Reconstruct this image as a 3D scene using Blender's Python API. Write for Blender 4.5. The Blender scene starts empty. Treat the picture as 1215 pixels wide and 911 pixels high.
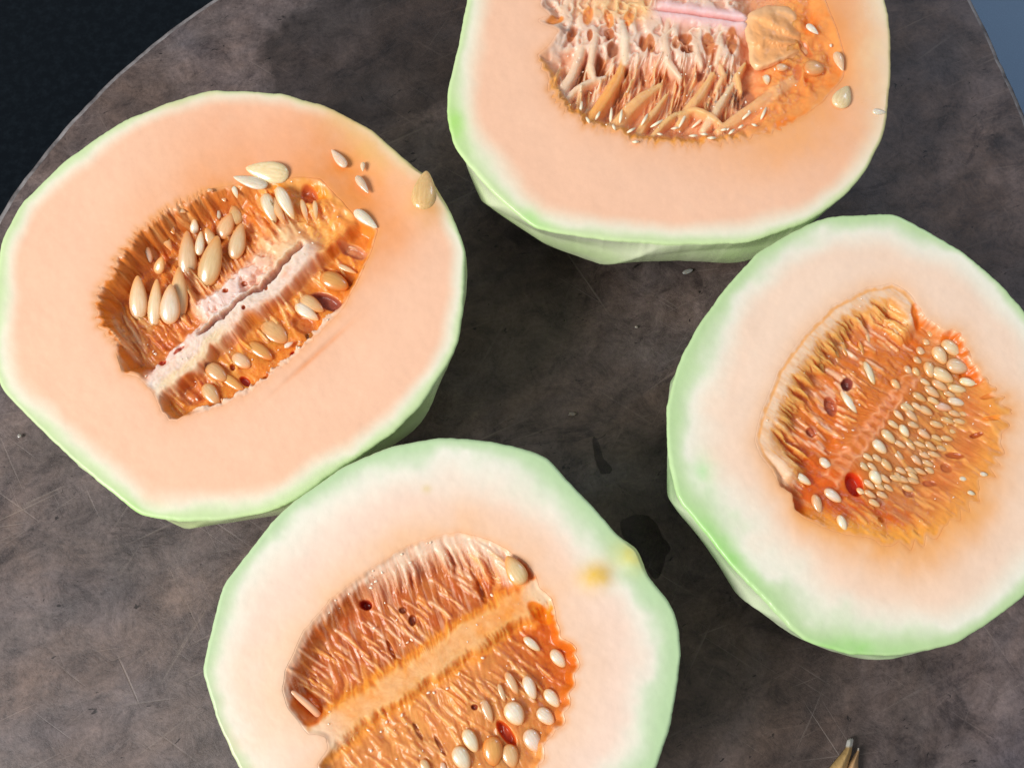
import bpy, math, random
import numpy as np
from mathutils import Matrix, Vector

random.seed(7); RNG = np.random.default_rng(7)
scene = bpy.context.scene
col = scene.collection

# ------------------------------------------------------------------ camera
W0, H0 = 1215.0, 911.0
FPX = 1303.0
TILT = math.radians(19.0)
CAMZ = 0.39
cam_d = bpy.data.cameras.new('camera'); cam = bpy.data.objects.new('camera', cam_d); col.objects.link(cam)
cam.location = (0, 0, CAMZ); cam.rotation_euler = (TILT, 0, 0)
cam_d.sensor_width = 36.0; cam_d.lens = 36.0 * FPX / W0
cam_d.clip_start = 0.01; cam_d.clip_end = 50
scene.camera = cam

# ------------------------------------------------------------------ light
world = bpy.data.worlds.new('World'); scene.world = world; world.use_nodes = True
bg = world.node_tree.nodes['Background']
bg.inputs['Color'].default_value = (0.95, 0.97, 1.0, 1); bg.inputs['Strength'].default_value = 0.33

def area(name, loc, target, size, power, color, shape='DISK', size_y=None):
    d = bpy.data.lights.new(name, 'AREA'); d.shape = shape; d.size = size
    if size_y: d.size_y = size_y
    d.energy = power; d.color = color
    o = bpy.data.objects.new(name, d); col.objects.link(o)
    o.location = loc
    o.rotation_euler = (Vector(target) - Vector(loc)).to_track_quat('-Z', 'Y').to_euler()
    return o
CEN = Vector((0.0, 0.13, 0.05))
kd = Vector((-1.05, -0.58, 1.0)).normalized()
area('window_light', CEN + kd * 2.0, CEN, 0.85, 46.0, (1.0, 0.97, 0.94))
area('far_window', (0.88, 1.19, 1.16), (0.05, 0.2, 0.0), 0.34, 3.4, (0.56, 0.74, 1.0), 'RECTANGLE', 0.40)

vs = scene.view_settings
vs.view_transform = 'Standard'; vs.look = 'None'; vs.exposure = 0.0; vs.gamma = 1.0; vs.use_curve_mapping = False

# ------------------------------------------------------------------ helpers
cT, sT = math.cos(TILT), math.sin(TILT)
def P(px, py, z):
    """pixel of the photograph -> point of the horizontal plane at height z"""
    px = np.asarray(px, float); py = np.asarray(py, float); z = np.asarray(z, float)
    x = (px - W0/2)/FPX; y = -(py - H0/2)/FPX
    dx = x; dy = y*cT + sT; dz = y*sT - cT
    t = (z - CAMZ)/dz
    return np.stack([dx*t, dy*t, z + 0*t], -1)
PXM = 0.000268   # metres per photograph pixel at the cut faces

def _h(ix, iy, s):
    v = np.sin(ix*127.1 + iy*311.7 + s*74.7)*43758.5453
    return v - np.floor(v)
def noise(x, y, s=0.0):
    ix = np.floor(x); iy = np.floor(y); fx = x-ix; fy = y-iy
    fx = fx*fx*(3-2*fx); fy = fy*fy*(3-2*fy)
    a = _h(ix,iy,s); b = _h(ix+1,iy,s); c = _h(ix,iy+1,s); d = _h(ix+1,iy+1,s)
    return (a*(1-fx)+b*fx)*(1-fy)+(c*(1-fx)+d*fx)*fy - 0.5
def fbm(x, y, s=0.0, o=4):
    r = 0; a = 1.0
    for i in range(o):
        r = r + a*noise(x, y, s+i*3.1); x = x*2.03; y = y*2.03; a *= .5
    return r
def sstep(a, b, x):
    t = np.clip((x-a)/(b-a), 0, 1); return t*t*(3-2*t)
def mixc(c, d, w): return c*(1-w[..., None]) + np.asarray(d, float)*w[..., None]
def srgb(r, g, b):
    f = lambda v: (v/255/12.92 if v/255 <= .04045 else ((v/255+.055)/1.055)**2.4)
    return np.array([f(r), f(g), f(b)])

def mesh_from(name, V, F, C=None, smooth=True):
    me = bpy.data.meshes.new(name)
    V = np.asarray(V, np.float32).reshape(-1, 3); F = np.asarray(F, np.int32)
    me.vertices.add(len(V)); me.vertices.foreach_set('co', V.ravel())
    n = F.shape[1]
    me.loops.add(F.size); me.loops.foreach_set('vertex_index', F.ravel())
    me.polygons.add(len(F))
    me.polygons.foreach_set('loop_start', np.arange(0, F.size, n, dtype=np.int32))
    me.polygons.foreach_set('loop_total', np.full(len(F), n, np.int32))
    if smooth: me.polygons.foreach_set('use_smooth', np.ones(len(F), bool))
    if C is not None:
        C = np.asarray(C, np.float32).reshape(-1, C.shape[-1])
        if C.shape[1] == 3: C = np.concatenate([C, np.ones((len(C), 1), np.float32)], 1)
        at = me.color_attributes.new('Col', 'FLOAT_COLOR', 'POINT'); at.data.foreach_set('color', C.ravel())
    me.update(calc_edges=True); me.validate()
    return me
def ring_faces(nr, na, off=0):
    """quads of nr rings of na vertices, each ring closed"""
    i = np.arange(nr-1)[:, None]; j = np.arange(na)[None, :]; k = (j+1) % na
    return (np.stack([i*na+j, i*na+k, (i+1)*na+k, (i+1)*na+j], -1).reshape(-1, 4) + off)
def grid_faces(nr, na, off=0):
    i = np.arange(nr-1)[:, None]; j = np.arange(na-1)[None, :]
    return (np.stack([i*na+j, i*na+j+1, (i+1)*na+j+1, (i+1)*na+j], -1).reshape(-1, 4) + off)
def link(name, me, mat=None, parent=None, loc=(0, 0, 0)):
    o = bpy.data.objects.new(name, me); col.objects.link(o)
    if mat and not me.materials: me.materials.append(mat)
    o.parent = parent; o.location = loc
    return o
def tag(o, label=None, cat=None, group=None, kind=None):
    if label: o['label'] = label
    if cat: o['category'] = cat
    if group: o['group'] = group
    if kind: o['kind'] = kind
    return o

# ------------------------------------------------------------------ materials
def new_mat(name):
    m = bpy.data.materials.new(name); m.use_nodes = True
    nt = m.node_tree; b = nt.nodes['Principled BSDF']
    return m, nt, b
def N(nt, t, **kw):
    n = nt.nodes.new(t)
    for k, v in kw.items(): setattr(n, k, v)
    return n
def noise_node(nt, scale, detail=4, rough=.55, coord=None, dist=0.0):
    n = N(nt, 'ShaderNodeTexNoise'); n.inputs['Scale'].default_value = scale
    n.inputs['Detail'].default_value = detail; n.inputs['Roughness'].default_value = rough
    n.inputs['Distortion'].default_value = dist
    if coord is not None: nt.links.new(coord, n.inputs['Vector'])
    return n
def ramp(nt, src, stops):
    r = N(nt, 'ShaderNodeValToRGB'); e = r.color_ramp.elements
    while len(e) < len(stops): e.new(.5)
    for i, (p, c) in enumerate(stops):
        e[i].position = p; e[i].color = (*c, 1) if len(c) == 3 else c
    nt.links.new(src, r.inputs['Fac']); return r
def mult(nt, a, b, fac=1.0, mode='MULTIPLY'):
    m = N(nt, 'ShaderNodeMix', data_type='RGBA', blend_type=mode)
    if hasattr(fac, 'is_output'): nt.links.new(fac, m.inputs['Factor'])
    else: m.inputs['Factor'].default_value = fac
    for v, k in ((a, 'A'), (b, 'B')):
        s = [i for i in m.inputs if i.name == k and i.type == 'RGBA'][0]
        if hasattr(v, 'is_output'): nt.links.new(v, s)
        else: s.default_value = (*v, 1)
    return [o for o in m.outputs if o.type == 'RGBA'][0]
def bump(nt, b, h, strength, dist):
    n = N(nt, 'ShaderNodeBump'); n.inputs['Strength'].default_value = strength; n.inputs['Distance'].default_value = dist
    nt.links.new(h, n.inputs['Height']); nt.links.new(n.outputs['Normal'], b.inputs['Normal']); return n

def flesh_material():
    m, nt, b = new_mat('melon_flesh')
    a = N(nt, 'ShaderNodeVertexColor', layer_name='Col'); tc = N(nt, 'ShaderNodeTexCoord')
    n1 = noise_node(nt, 420, 3, .6, tc.outputs['Object'])
    r1 = ramp(nt, n1.outputs['Fac'], [(.3, (.975, .972, .965)), (.7, (1.0, 1.0, 1.0))])
    nt.links.new(mult(nt, a.outputs['Color'], r1.outputs['Color']), b.inputs['Base Color'])
    n2 = noise_node(nt, 900, 3, .6, tc.outputs['Object'])
    bump(nt, b, n2.outputs['Fac'], .06, .0006)
    n3 = noise_node(nt, 60, 4, .6, tc.outputs['Object'])
    r3 = ramp(nt, n3.outputs['Fac'], [(.35, (.22,)*3), (.65, (.40,)*3)])
    nt.links.new(r3.outputs['Color'], b.inputs['Roughness'])
    b.inputs['Subsurface Weight'].default_value = .0
    b.inputs['Subsurface Radius'].default_value = (1.0, .55, .35); b.inputs['Subsurface Scale'].default_value = .004
    b.inputs['Specular IOR Level'].default_value = .35
    return m
def pulp_material():
    m, nt, b = new_mat('seed_pulp')
    a = N(nt, 'ShaderNodeVertexColor', layer_name='Col'); tc = N(nt, 'ShaderNodeTexCoord')
    n1 = noise_node(nt, 520, 4, .6, tc.outputs['Object'])
    r1 = ramp(nt, n1.outputs['Fac'], [(.3, (.93, .90, .86)), (.65, (1.0, 1.0, 1.0))])
    nt.links.new(mult(nt, a.outputs['Color'], r1.outputs['Color']), b.inputs['Base Color'])
    n2 = noise_node(nt, 700, 4, .6, tc.outputs['Object'])
    bump(nt, b, n2.outputs['Fac'], .07, .0006)
    b.inputs['Roughness'].default_value = .36
    sw_ = N(nt, 'ShaderNodeMath', operation='MULTIPLY'); nt.links.new(a.outputs['Alpha'], sw_.inputs[0]); sw_.inputs[1].default_value = .9; nt.links.new(sw_.outputs[0], b.inputs['Subsurface Weight'])
    b.inputs['Subsurface Radius'].default_value = (1.0, .80, .62); b.inputs['Subsurface Scale'].default_value = .0045
    b.inputs['Coat Weight'].default_value = .14; b.inputs['Coat Roughness'].default_value = .14; b.inputs['Specular IOR Level'].default_value = .35
    return m
def strand_material():
    m, nt, b = new_mat('pulp_fibre')
    a = N(nt, 'ShaderNodeVertexColor', layer_name='Col'); nt.links.new(a.outputs['Color'], b.inputs['Base Color'])
    b.inputs['Roughness'].default_value = .32; b.inputs['Coat Weight'].default_value = .2
    return m
def seed_material(clad=False):
    m, nt, b = new_mat('pulp_clad_seed' if clad else 'melon_seed')
    oi = N(nt, 'ShaderNodeObjectInfo'); tc = N(nt, 'ShaderNodeTexCoord')
    mp = N(nt, 'ShaderNodeMapping'); mp.inputs['Scale'].default_value = (1.2, 5, 5)
    nt.links.new(tc.outputs['Object'], mp.inputs['Vector'])
    n1 = noise_node(nt, 2.0, 4, .6, mp.outputs['Vector'])
    r1 = ramp(nt, n1.outputs['Fac'], [(.3, (.80, .74, .62)), (.65, (1, 1, 1))])
    cs = mult(nt, oi.outputs['Color'], r1.outputs['Color'])
    if clad:   # amber gel clings to the lower flanks of a seed that sits in the pulp
        sx = N(nt, 'ShaderNodeSeparateXYZ'); nt.links.new(tc.outputs['Object'], sx.inputs[0])
        gz = ramp(nt, sx.outputs['Z'], [(.12, (1, 1, 1)), (.43, (0, 0, 0))])
        gel = mult(nt, oi.outputs['Color'], (.92, .56, .28))
        cs = mult(nt, cs, gel, gz.outputs['Color'], 'MIX')
    nt.links.new(cs, b.inputs['Base Color'])
    b.inputs['Roughness'].default_value = .28
    b.inputs['Subsurface Weight'].default_value = .35
    b.inputs['Subsurface Radius'].default_value = (1, .6, .3); b.inputs['Subsurface Scale'].default_value = .002
    b.inputs['Coat Weight'].default_value = .6; b.inputs['Coat Roughness'].default_value = .08
    return m
def juice_material():
    m, nt, b = new_mat('juice')
    b.inputs['Base Color'].default_value = (.93, .78, .60, 1)
    b.inputs['Roughness'].default_value = .08; b.inputs['IOR'].default_value = 1.45; b.inputs['Coat Weight'].default_value = 1.0; b.inputs['Coat Roughness'].default_value = .03
    return m
def water_material():
    m, nt, b = new_mat('wet_patch')
    tc = N(nt, 'ShaderNodeTexCoord')
    n1 = noise_node(nt, 60, 4, .6, tc.outputs['Object'])
    r = ramp(nt, n1.outputs['Fac'], [(.3, (.006, .005, .005)), (.7, (.016, .014, .014))])
    nt.links.new(r.outputs['Color'], b.inputs['Base Color']); b.inputs['Alpha'].default_value = .42
    b.inputs['Roughness'].default_value = .22; b.inputs['IOR'].default_value = 1.33
    return m
def counter_material():
    m, nt, b = new_mat('black_counter')
    tc = N(nt, 'ShaderNodeTexCoord')
    n1 = noise_node(nt, 240, 5, .7, tc.outputs['Object'])
    r = ramp(nt, n1.outputs['Fac'], [(.45, (.0022, .0034, .0050)), (.72, (.006, .009, .012))])
    nt.links.new(r.outputs['Color'], b.inputs['Base Color'])
    b.inputs['Roughness'].default_value = .12; b.inputs['Specular IOR Level'].default_value = .22; b.inputs['Specular Tint'].default_value = (.62, .80, 1.0, 1)
    n2 = noise_node(nt, 30, 3, .5, tc.outputs['Object']); bump(nt, b, n2.outputs['Fac'], .06, .002)
    return m
def board_material():
    m, nt, b = new_mat('worn_wood')
    L = nt.links
    tc = N(nt, 'ShaderNodeTexCoord'); co = tc.outputs['Object']
    def aligned(ang, sx, sy, off=0.0):
        mp = N(nt, 'ShaderNodeMapping', vector_type='TEXTURE'); mp.inputs['Rotation'].default_value = (0, 0, math.radians(ang))
        mp.inputs['Scale'].default_value = (1/sx, 1/sy, 1); mp.inputs['Location'].default_value = (off, off*.7, off)
        L.new(co, mp.inputs['Vector']); return mp.outputs['Vector']
    big = noise_node(nt, 9, 6, .62, co, .9)
    base = ramp(nt, big.outputs['Fac'], [(.30, (.062, .048, .042)), (.44, (.098, .080, .072)), (.56, (.135, .117, .114)), (.70, (.118, .110, .120))])
    mid = noise_node(nt, 75, 10, .80, co, .5)
    mr = ramp(nt, mid.outputs['Fac'], [(.34, (.38, .36, .38)), (.47, (.90, .88, .88)), (.64, (1.42, 1.39, 1.38))])
    c = mult(nt, base.outputs['Color'], mr.outputs['Color'])
    blo = noise_node(nt, 17, 8, .74, aligned(24, 1.0, 1.6, 3.0), .7)
    blr = ramp(nt, blo.outputs['Fac'], [(.34, (.38, .37, .40)), (.41, (.84, .83, .85)), (.60, (1.08, 1.06, 1.05))])
    c = mult(nt, c, blr.outputs['Color'])
    gr = noise_node(nt, 1.0, 6, .66, aligned(24, 40, 120), .5)
    grr = ramp(nt, gr.outputs['Fac'], [(.33, (.84, .83, .83)), (.5, (1, 1, 1)), (.70, (1.12, 1.11, 1.10))])
    c = mult(nt, c, grr.outputs['Color'])
    fine = noise_node(nt, 600, 5, .8, co)
    fr = ramp(nt, fine.outputs['Fac'], [(.32, (.70, .70, .70)), (.5, (1, 1, 1)), (.70, (1.22, 1.22, 1.22))])
    c = mult(nt, c, fr.outputs['Color'])
    pv = noise_node(nt, 210, 4, .6, aligned(24, .8, 1.6), 1.0)
    pr = ramp(nt, pv.outputs['Fac'], [(.29, (.16, .15, .16)), (.335, (1, 1, 1))])
    c = mult(nt, c, pr.outputs['Color'])
    hs = None
    for k, (ang, sx, sy, lo, sd) in enumerate([(27, 18, 620, .70, 1.3), (-34, 20, 660, .70, 5.1), (62, 19, 600, .71, 9.4), (-60, 18, 580, .71, 14.2), (8, 17, 660, .705, 21.0), (38, 14, 520, .70, 33.0), (20, 22, 700, .70, 41.0)]):
        n = noise_node(nt, 1.0, 2, .5, aligned(ang, sx, sy, sd), .12)
        r = ramp(nt, n.outputs['Fac'], [(lo-.03, (0, 0, 0)), (lo+.05, (1, 1, 1))])
        hs = r.outputs['Color'] if hs is None else mult(nt, hs, r.outputs['Color'], 1.0, 'LIGHTEN')
    msk = noise_node(nt, 16, 3, .6, co); mk = ramp(nt, msk.outputs['Fac'], [(.40, (0, 0, 0)), (.60, (1, 1, 1))]); hs = mult(nt, hs, mk.outputs['Color'])
    sf = N(nt, 'ShaderNodeMath', operation='MULTIPLY'); L.new(hs, sf.inputs[0]); sf.inputs[1].default_value = .5
    c = mult(nt, c, (.24, .215, .20), sf.outputs[0], 'MIX')
    wn = noise_node(nt, 14, 4, .6, aligned(24, 1.0, 1.5, 7.0), .6); wp = ramp(nt, wn.outputs['Fac'], [(.36, (.84, .82, .84)), (.48, (1.0, .92, .91)), (.62, (1.16, .99, .90))])
    c = mult(nt, c, wp.outputs['Color'])
    # painted shade, wandering edges: blocked sheen above the left half, shadow right of it
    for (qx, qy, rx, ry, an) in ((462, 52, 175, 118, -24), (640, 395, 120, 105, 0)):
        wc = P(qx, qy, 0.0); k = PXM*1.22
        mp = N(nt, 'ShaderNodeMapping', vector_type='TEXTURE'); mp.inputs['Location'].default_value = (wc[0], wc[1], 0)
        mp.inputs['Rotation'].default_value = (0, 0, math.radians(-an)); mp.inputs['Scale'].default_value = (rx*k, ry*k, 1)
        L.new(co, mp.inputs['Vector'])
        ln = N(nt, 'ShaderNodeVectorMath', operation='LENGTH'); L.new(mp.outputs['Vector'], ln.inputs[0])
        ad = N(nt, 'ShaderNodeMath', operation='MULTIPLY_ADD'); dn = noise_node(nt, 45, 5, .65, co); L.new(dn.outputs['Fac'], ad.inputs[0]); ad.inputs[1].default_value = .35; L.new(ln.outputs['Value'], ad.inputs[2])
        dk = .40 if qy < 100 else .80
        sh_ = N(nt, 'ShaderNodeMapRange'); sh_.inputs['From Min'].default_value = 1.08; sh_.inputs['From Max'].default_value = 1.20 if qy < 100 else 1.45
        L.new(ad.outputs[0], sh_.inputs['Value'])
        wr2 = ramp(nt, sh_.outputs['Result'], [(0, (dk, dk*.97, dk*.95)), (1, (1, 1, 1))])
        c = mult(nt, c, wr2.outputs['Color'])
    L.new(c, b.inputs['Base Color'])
    ro = ramp(nt, mid.outputs['Fac'], [(.3, (.38,)*3), (.7, (.60,)*3)])
    L.new(ro.outputs['Color'], b.inputs['Roughness'])
    b.inputs['Specular IOR Level'].default_value = .40
    hsum = N(nt, 'ShaderNodeMath', operation='MULTIPLY_ADD')
    L.new(hs, hsum.inputs[0]); hsum.inputs[1].default_value = -.25; L.new(mid.outputs['Fac'], hsum.inputs[2])
    h2 = N(nt, 'ShaderNodeMath', operation='MULTIPLY_ADD')
    L.new(fine.outputs['Fac'], h2.inputs[0]); h2.inputs[1].default_value = .35; L.new(hsum.outputs[0], h2.inputs[2])
    bump(nt, b, h2.outputs[0], .40, .0012)
    return m
FIBRE_M = strand_material(); CLAD = seed_material(True)
FLESH, PULP, SEED, JUICE, WET, COUNTER, BOARD = flesh_material(), pulp_material(), seed_material(), juice_material(), water_material(), counter_material(), board_material()

# ------------------------------------------------------------------ setting: counter and board
cz = -0.042
V = np.array([[-4, -4, cz], [4, -4, cz], [4, 4, cz], [-4, 4, cz]])
tag(link('countertop', mesh_from('countertop', V, [[0, 1, 2, 3]], smooth=False), COUNTER), kind='structure',
    label='glossy black countertop under the round board')

def closed_polar(pts, n, c=None, soft=0):
    """star-shaped polygon -> radius at n even angles about c"""
    pts = np.asarray(pts, float)
    if c is None: c = pts.mean(0)
    th = np.arange(n)*2*np.pi/n
    a = pts - c; b = np.roll(a, -1, 0)
    d = np.stack([np.cos(th), np.sin(th)], -1)
    r = np.zeros(n)
    for k in range(len(a)):
        e = b[k]-a[k]
        den = d[:, 0]*e[1]-d[:, 1]*e[0]
        with np.errstate(all='ignore'):
            t = (a[k][0]*e[1]-a[k][1]*e[0])/den
            s = (a[k][0]*d[:, 1]-a[k][1]*d[:, 0])/den
        ok = (np.abs(den) > 1e-9) & (t > 0) & (s >= -1e-6) & (s <= 1+1e-6)
        r = np.where(ok, np.maximum(r, np.where(ok, t, 0)), r)
    for _ in range(4):
        z = r <= 0
        if z.any(): r = np.where(z, np.maximum(np.roll(r, 1), np.roll(r, -1)), r)
    if soft:
        k = np.hanning(2*soft+3)[1:-1]; k /= k.sum()
        r = np.convolve(np.concatenate([r[-soft:], r, r[:soft]]), k, 'valid')
    return c, th, r

edge_px = [(247*(1-q)-13.2*4*q*(1-q), 249*q-13.2*4*q*(1-q)) for q in np.linspace(-.08, 1.08, 12)]
redge_px = [(1155, 0), (1180, 52), (1203, 100), (1222, 150)]
Lw = [tuple(P(x, y, 0)[:2]) for x, y in edge_px]; Rw = [tuple(P(x, y, 0)[:2]) for x, y in redge_px]
pl, pr_ = np.array(Lw[-1]), np.array(Rw[-1])
def on_disc(deg, r): return (0.02+r*math.cos(math.radians(deg)), 0.16+r*math.sin(math.radians(deg)))
pts = list(reversed(Lw)) + [on_disc(*q) for q in ((118, .210), (104, .214), (90, .217), (76, .221), (64, .232))] + [(0.172, 0.370), (0.1835, 0.350), (0.191, 0.330)] + Rw[:-1]
pts += [on_disc(*q) for q in ((22, .209), (10, .212), (-3, .216), (-16, .221), (-30, .227), (-45, .233), (-60, .238), (-75, .242), (-90, .246), (-105, .250), (-120, .255), (-132, .259), (-143, .261), (-155, .255), (-166, .246), (-177, .236), (-186, .230))]
bc, bth, br_ = closed_polar(pts, 720, np.array([0.02, 0.16]), 8)
br_ = br_ + 0.0006*fbm(np.cos(bth)*30, np.sin(bth)*30, 3)
prof = [(0, 0.0, 0), (.3, 0, 0), (.6, 0, 0), (.9, 0, 0), (1, -.0030, 0), (1, -.0015, -.0004), (1, -.0004, -.0014), (1, 0, -.004), (1, .0005, -.02), (1, -.001, -.038), (1, -.004, cz+.0005)]
rows = []
for f, dr, z in prof:
    r = br_*f + dr if f else br_*0.001
    rows.append(np.stack([bc[0]+np.cos(bth)*r, bc[1]+np.sin(bth)*r, np.full_like(r, z)], -1))
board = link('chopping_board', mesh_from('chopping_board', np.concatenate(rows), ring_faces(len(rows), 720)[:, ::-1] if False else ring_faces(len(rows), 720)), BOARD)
m_, nt_, b_ = new_mat('worn_rim'); n_ = noise_node(nt_, 90, 5, .7, N(nt_, 'ShaderNodeTexCoord').outputs['Object'])
r_ = ramp(nt_, n_.outputs['Fac'], [(.35, (.07, .06, .06)), (.65, (.30, .28, .28))]); nt_.links.new(r_.outputs['Color'], b_.inputs['Base Color']); b_.inputs['Roughness'].default_value = .45
board.data.materials.append(m_)
mi = np.zeros(len(board.data.polygons), np.int32); mi[4*720:7*720] = 1; board.data.polygons.foreach_set('material_index', mi)
tag(board, 'worn dark brown round wooden chopping board with knife scratches under the melon halves', 'chopping board')

# ------------------------------------------------------------------ melon builder
NA = 720
def nearest_dist(X, Y, ox, oy):
    sh = X.shape; X = X.ravel(); Y = Y.ravel(); out = np.empty(len(X))
    for i in range(0, len(X), 20000):
        s = slice(i, i+20000)
        out[s] = np.sqrt(((X[s, None]-ox[None])**2 + (Y[s, None]-oy[None])**2).min(1))
    return out.reshape(sh)

def pulp_lift(C):
    C = np.clip(C, 0.005, 1); m = C.max(-1, keepdims=True)
    C = C*np.minimum(1.22, np.maximum(.90/m, 1.0)); l = (C*np.array([.3, .6, .1])).sum(-1, keepdims=True)
    return np.clip(l+(C-l)*(1.0+.07*sstep(.75, .35, l)), .01, .93)
class Melon: pass
def build_melon(spec):
    M = Melon(); M.spec = spec; c = np.array(spec['c'], float); zf = spec['z']; M.zf = zf; sd = spec['seed']
    M.c = c
    _, th, ro = closed_polar(spec['outline'], NA, c, spec.get('soft', 7))
    ro = ro + 1.2*fbm(np.cos(th)*14, np.sin(th)*14, sd) + .5*fbm(np.cos(th)*60, np.sin(th)*60, sd+2)
    _, _, rc = closed_polar(spec['cavity'], NA, c, 2)
    teeth = spec.get('teeth')
    if teeth: rc = rc + 1.0*teeth(np.degrees(th), rc)
    rc = rc + 1.2*fbm(np.cos(th)*24, np.sin(th)*24, sd+5)
    kq = np.array([.2, .6, .2]); rc = np.convolve(np.concatenate([rc[-1:], rc, rc[:1]]), kq, 'valid')
    rc = np.minimum(rc, ro*.86)
    M.th, M.ro, M.rc = th, ro, rc
    ct, st = np.cos(th), np.sin(th)
    ox, oy = c[0]+ct*ro, c[1]+st*ro
    cx, cy = c[0]+ct*rc, c[1]+st*rc
    base = P(spec['axis'][0], spec['axis'][1], zf); base = np.array([base[0], base[1], 0.0])
    root = bpy.data.objects.new('melon_half', None); root.empty_display_size = .02; col.objects.link(root)
    root.location = base; M.root = root; M.base = base
    tag(root, spec['label'], 'melon', 'cut melon halves on the board')
    def face_dz(X, Y): return .9*fbm(X/70, Y/70, sd+1) + .25*fbm(X/9, Y/9, sd+3) + spec.get('relief', lambda X, Y: 0*X)(X, Y)
    # ---- flesh: inner lip, face, rounded edge, outer wall
    rows, cols = [], []
    def flesh_col(X, Y, dr):
        dc = nearest_dist(X, Y, cx[::2], cy[::2])
        return spec['color'](X, Y, dr, dc)
    for d, ins in ((16, .5), (9, .4), (4, .3), (1.4, .15)):
        X, Y = c[0]+ct*(rc-ins), c[1]+st*(rc-ins)
        w = P(X, Y, zf); w[:, 2] = zf - d*PXM + face_dz(X, Y)*PXM
        rows.append(w); cols.append(flesh_col(X, Y, np.full(NA, 90.)))
    nf = 74
    for k in range(nf):
        t = max(0, k-1)/(nf-2)
        r = rc + .22*(k > 0) + (ro-4.72-rc)*t
        X, Y = c[0]+ct*r, c[1]+st*r
        dr = nearest_dist(X, Y, ox[::2], oy[::2])
        dz = face_dz(X, Y) - .3*np.exp(-(r-rc)/2.5)
        w = P(X, Y, zf); w[:, 2] = zf + dz*PXM
        rows.append(w); cols.append(flesh_col(X, Y, dr))
    wo = P(ox, oy, zf)
    ax = P(spec['axis'][0], spec['axis'][1], zf)[:2]
    v = wo[:, :2]-ax; rw = np.hypot(v[:, 0], v[:, 1]); wt = np.arctan2(v[:, 1], v[:, 0])
    kk = np.hanning(91); kk /= kk.sum(); rsm = np.convolve(np.concatenate([rw[-45:], rw, rw[:45]]), kk, 'valid')
    nfac = spec.get('facets', 11)
    for t, ins, dep in ((0, 2.6, .35), (0, 1.0, 1.4), (0, .2, 3.0)):
        s = (rw - ins*PXM)/rw
        w = np.stack([ax[0]+v[:, 0]*s, ax[1]+v[:, 1]*s, np.full(NA, zf-dep*PXM)], -1)
        rows.append(w); cols.append(flesh_col(ox, oy, np.full(NA, .1+dep*.2)))
    nw = 44
    for k in range(1, nw+1):
        t = k/nw
        t2 = t**1.15
        prof = math.sqrt(max(0, 1-(t2*.985)**2.7)) if spec.get('round', True) else 1
        ph = wt + .5*t + sd
        seg = 2*np.pi/nfac
        fac = math.cos(seg/2)/np.cos(np.mod(ph, seg)-seg/2)
        wgt = min(1, t*5)
        rr = (rw*(1-.6*wgt)+rsm*.6*wgt)*(1-wgt*.75+wgt*.75*(fac*1.012))*prof
        zz = zf*(1-t2) - 3*PXM*(1-t2)
        rr = rr + PXM*.45*fbm(wt*9, np.full(NA, t*9.), sd+8)*min(1, t*8)
        w = np.stack([ax[0]+np.cos(wt)*rr, ax[1]+np.sin(wt)*rr, np.full(NA, max(zz, .0004))], -1)
        rows.append(w)
        g = spec['wall'](np.degrees(wt), t); n1 = fbm(wt*26, np.full(NA, t*5.), sd+9); n2 = fbm(wt*4, np.full(NA, t*3.), sd+19)
        g = np.clip(g*(1+.12*n1[:, None]), 0, .95); g = mixc(g, srgb(244, 244, 222), np.clip(.7*n2+.35, 0, .8))
        cols.append(g)
    rows.append(np.repeat(np.array([[ax[0], ax[1], .0004]]), NA, 0)); cols.append(cols[-1])
    VV = np.concatenate(rows) - base; CC = np.concatenate(cols)
    f = link('flesh', mesh_from('flesh', VV, ring_faces(len(rows), NA), np.clip(CC, 0, .95)), FLESH, root)
    # ---- pulp: lining of the seed cavity
    ni = 128
    t = (np.arange(ni)/(ni-1))[:, None]
    r = (rc[None]+1.0)*t
    X, Y = c[0]+ct[None]*r, c[1]+st[None]*r
    ed = nearest_dist(X, Y, cx, cy)
    dep, C = spec['pulp'](X, Y, ed); C = pulp_lift(C)
    nb_ = ed > 14; fcol = C.copy(); k_ = ~nb_; fcol[k_] = spec['color'](X[k_], Y[k_], np.full(k_.sum(), 90.), ed[k_]*.6)
    eb = sstep(5.0, .3, ed+4*fbm(X/6, Y/6, sd+66))[..., None]; C = C*(1-eb)+fcol*eb
    dep = .62*np.maximum(dep, 0) * sstep(-1, 6.0, ed) + .4
    dep[-1] = 2.5
    w = P(X, Y, zf); w[..., 2] = zf - dep*PXM + face_dz(X, Y)*sstep(24, 6, ed)*PXM
    C = np.concatenate([np.clip(C, 0, .95), sstep(1.5, 20, ed)[..., None]], -1)
    sk, skc = [w.reshape(-1, 3)], [C.reshape(-1, 4)]
    for dr_, dd_ in ((4, 5), (12, 10), (26, 16), (44, 24)):     # unseen skirt added so subsurface light doesn't leak at the edge
        q = np.minimum(rc+dr_, ro*.93); X2, Y2 = c[0]+ct*q, c[1]+st*q; w2 = P(X2, Y2, zf); w2[:, 2] = zf-dd_*PXM
        sk.append(w2); skc.append(C[-1])
    link('pulp', mesh_from('pulp', np.concatenate(sk)-base, ring_faces(ni+4, NA), np.clip(np.concatenate(skc), 0, .95)), PULP, root)
    M.edge_xy = (cx, cy)
    def depth_at(px, py):
        X = np.array([float(px)]); Y = np.array([float(py)])
        e = nearest_dist(X, Y, cx, cy)
        d, C = spec['pulp'](X, Y, e)
        inside = np.hypot(px-c[0], py-c[1]) < np.interp(np.arctan2(py-c[1], px-c[0]) % (2*np.pi), th, rc)
        return float(max(d[0], 0)*.62+.6) if inside else 0.0
    M.depth_at = depth_at
    return M

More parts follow.
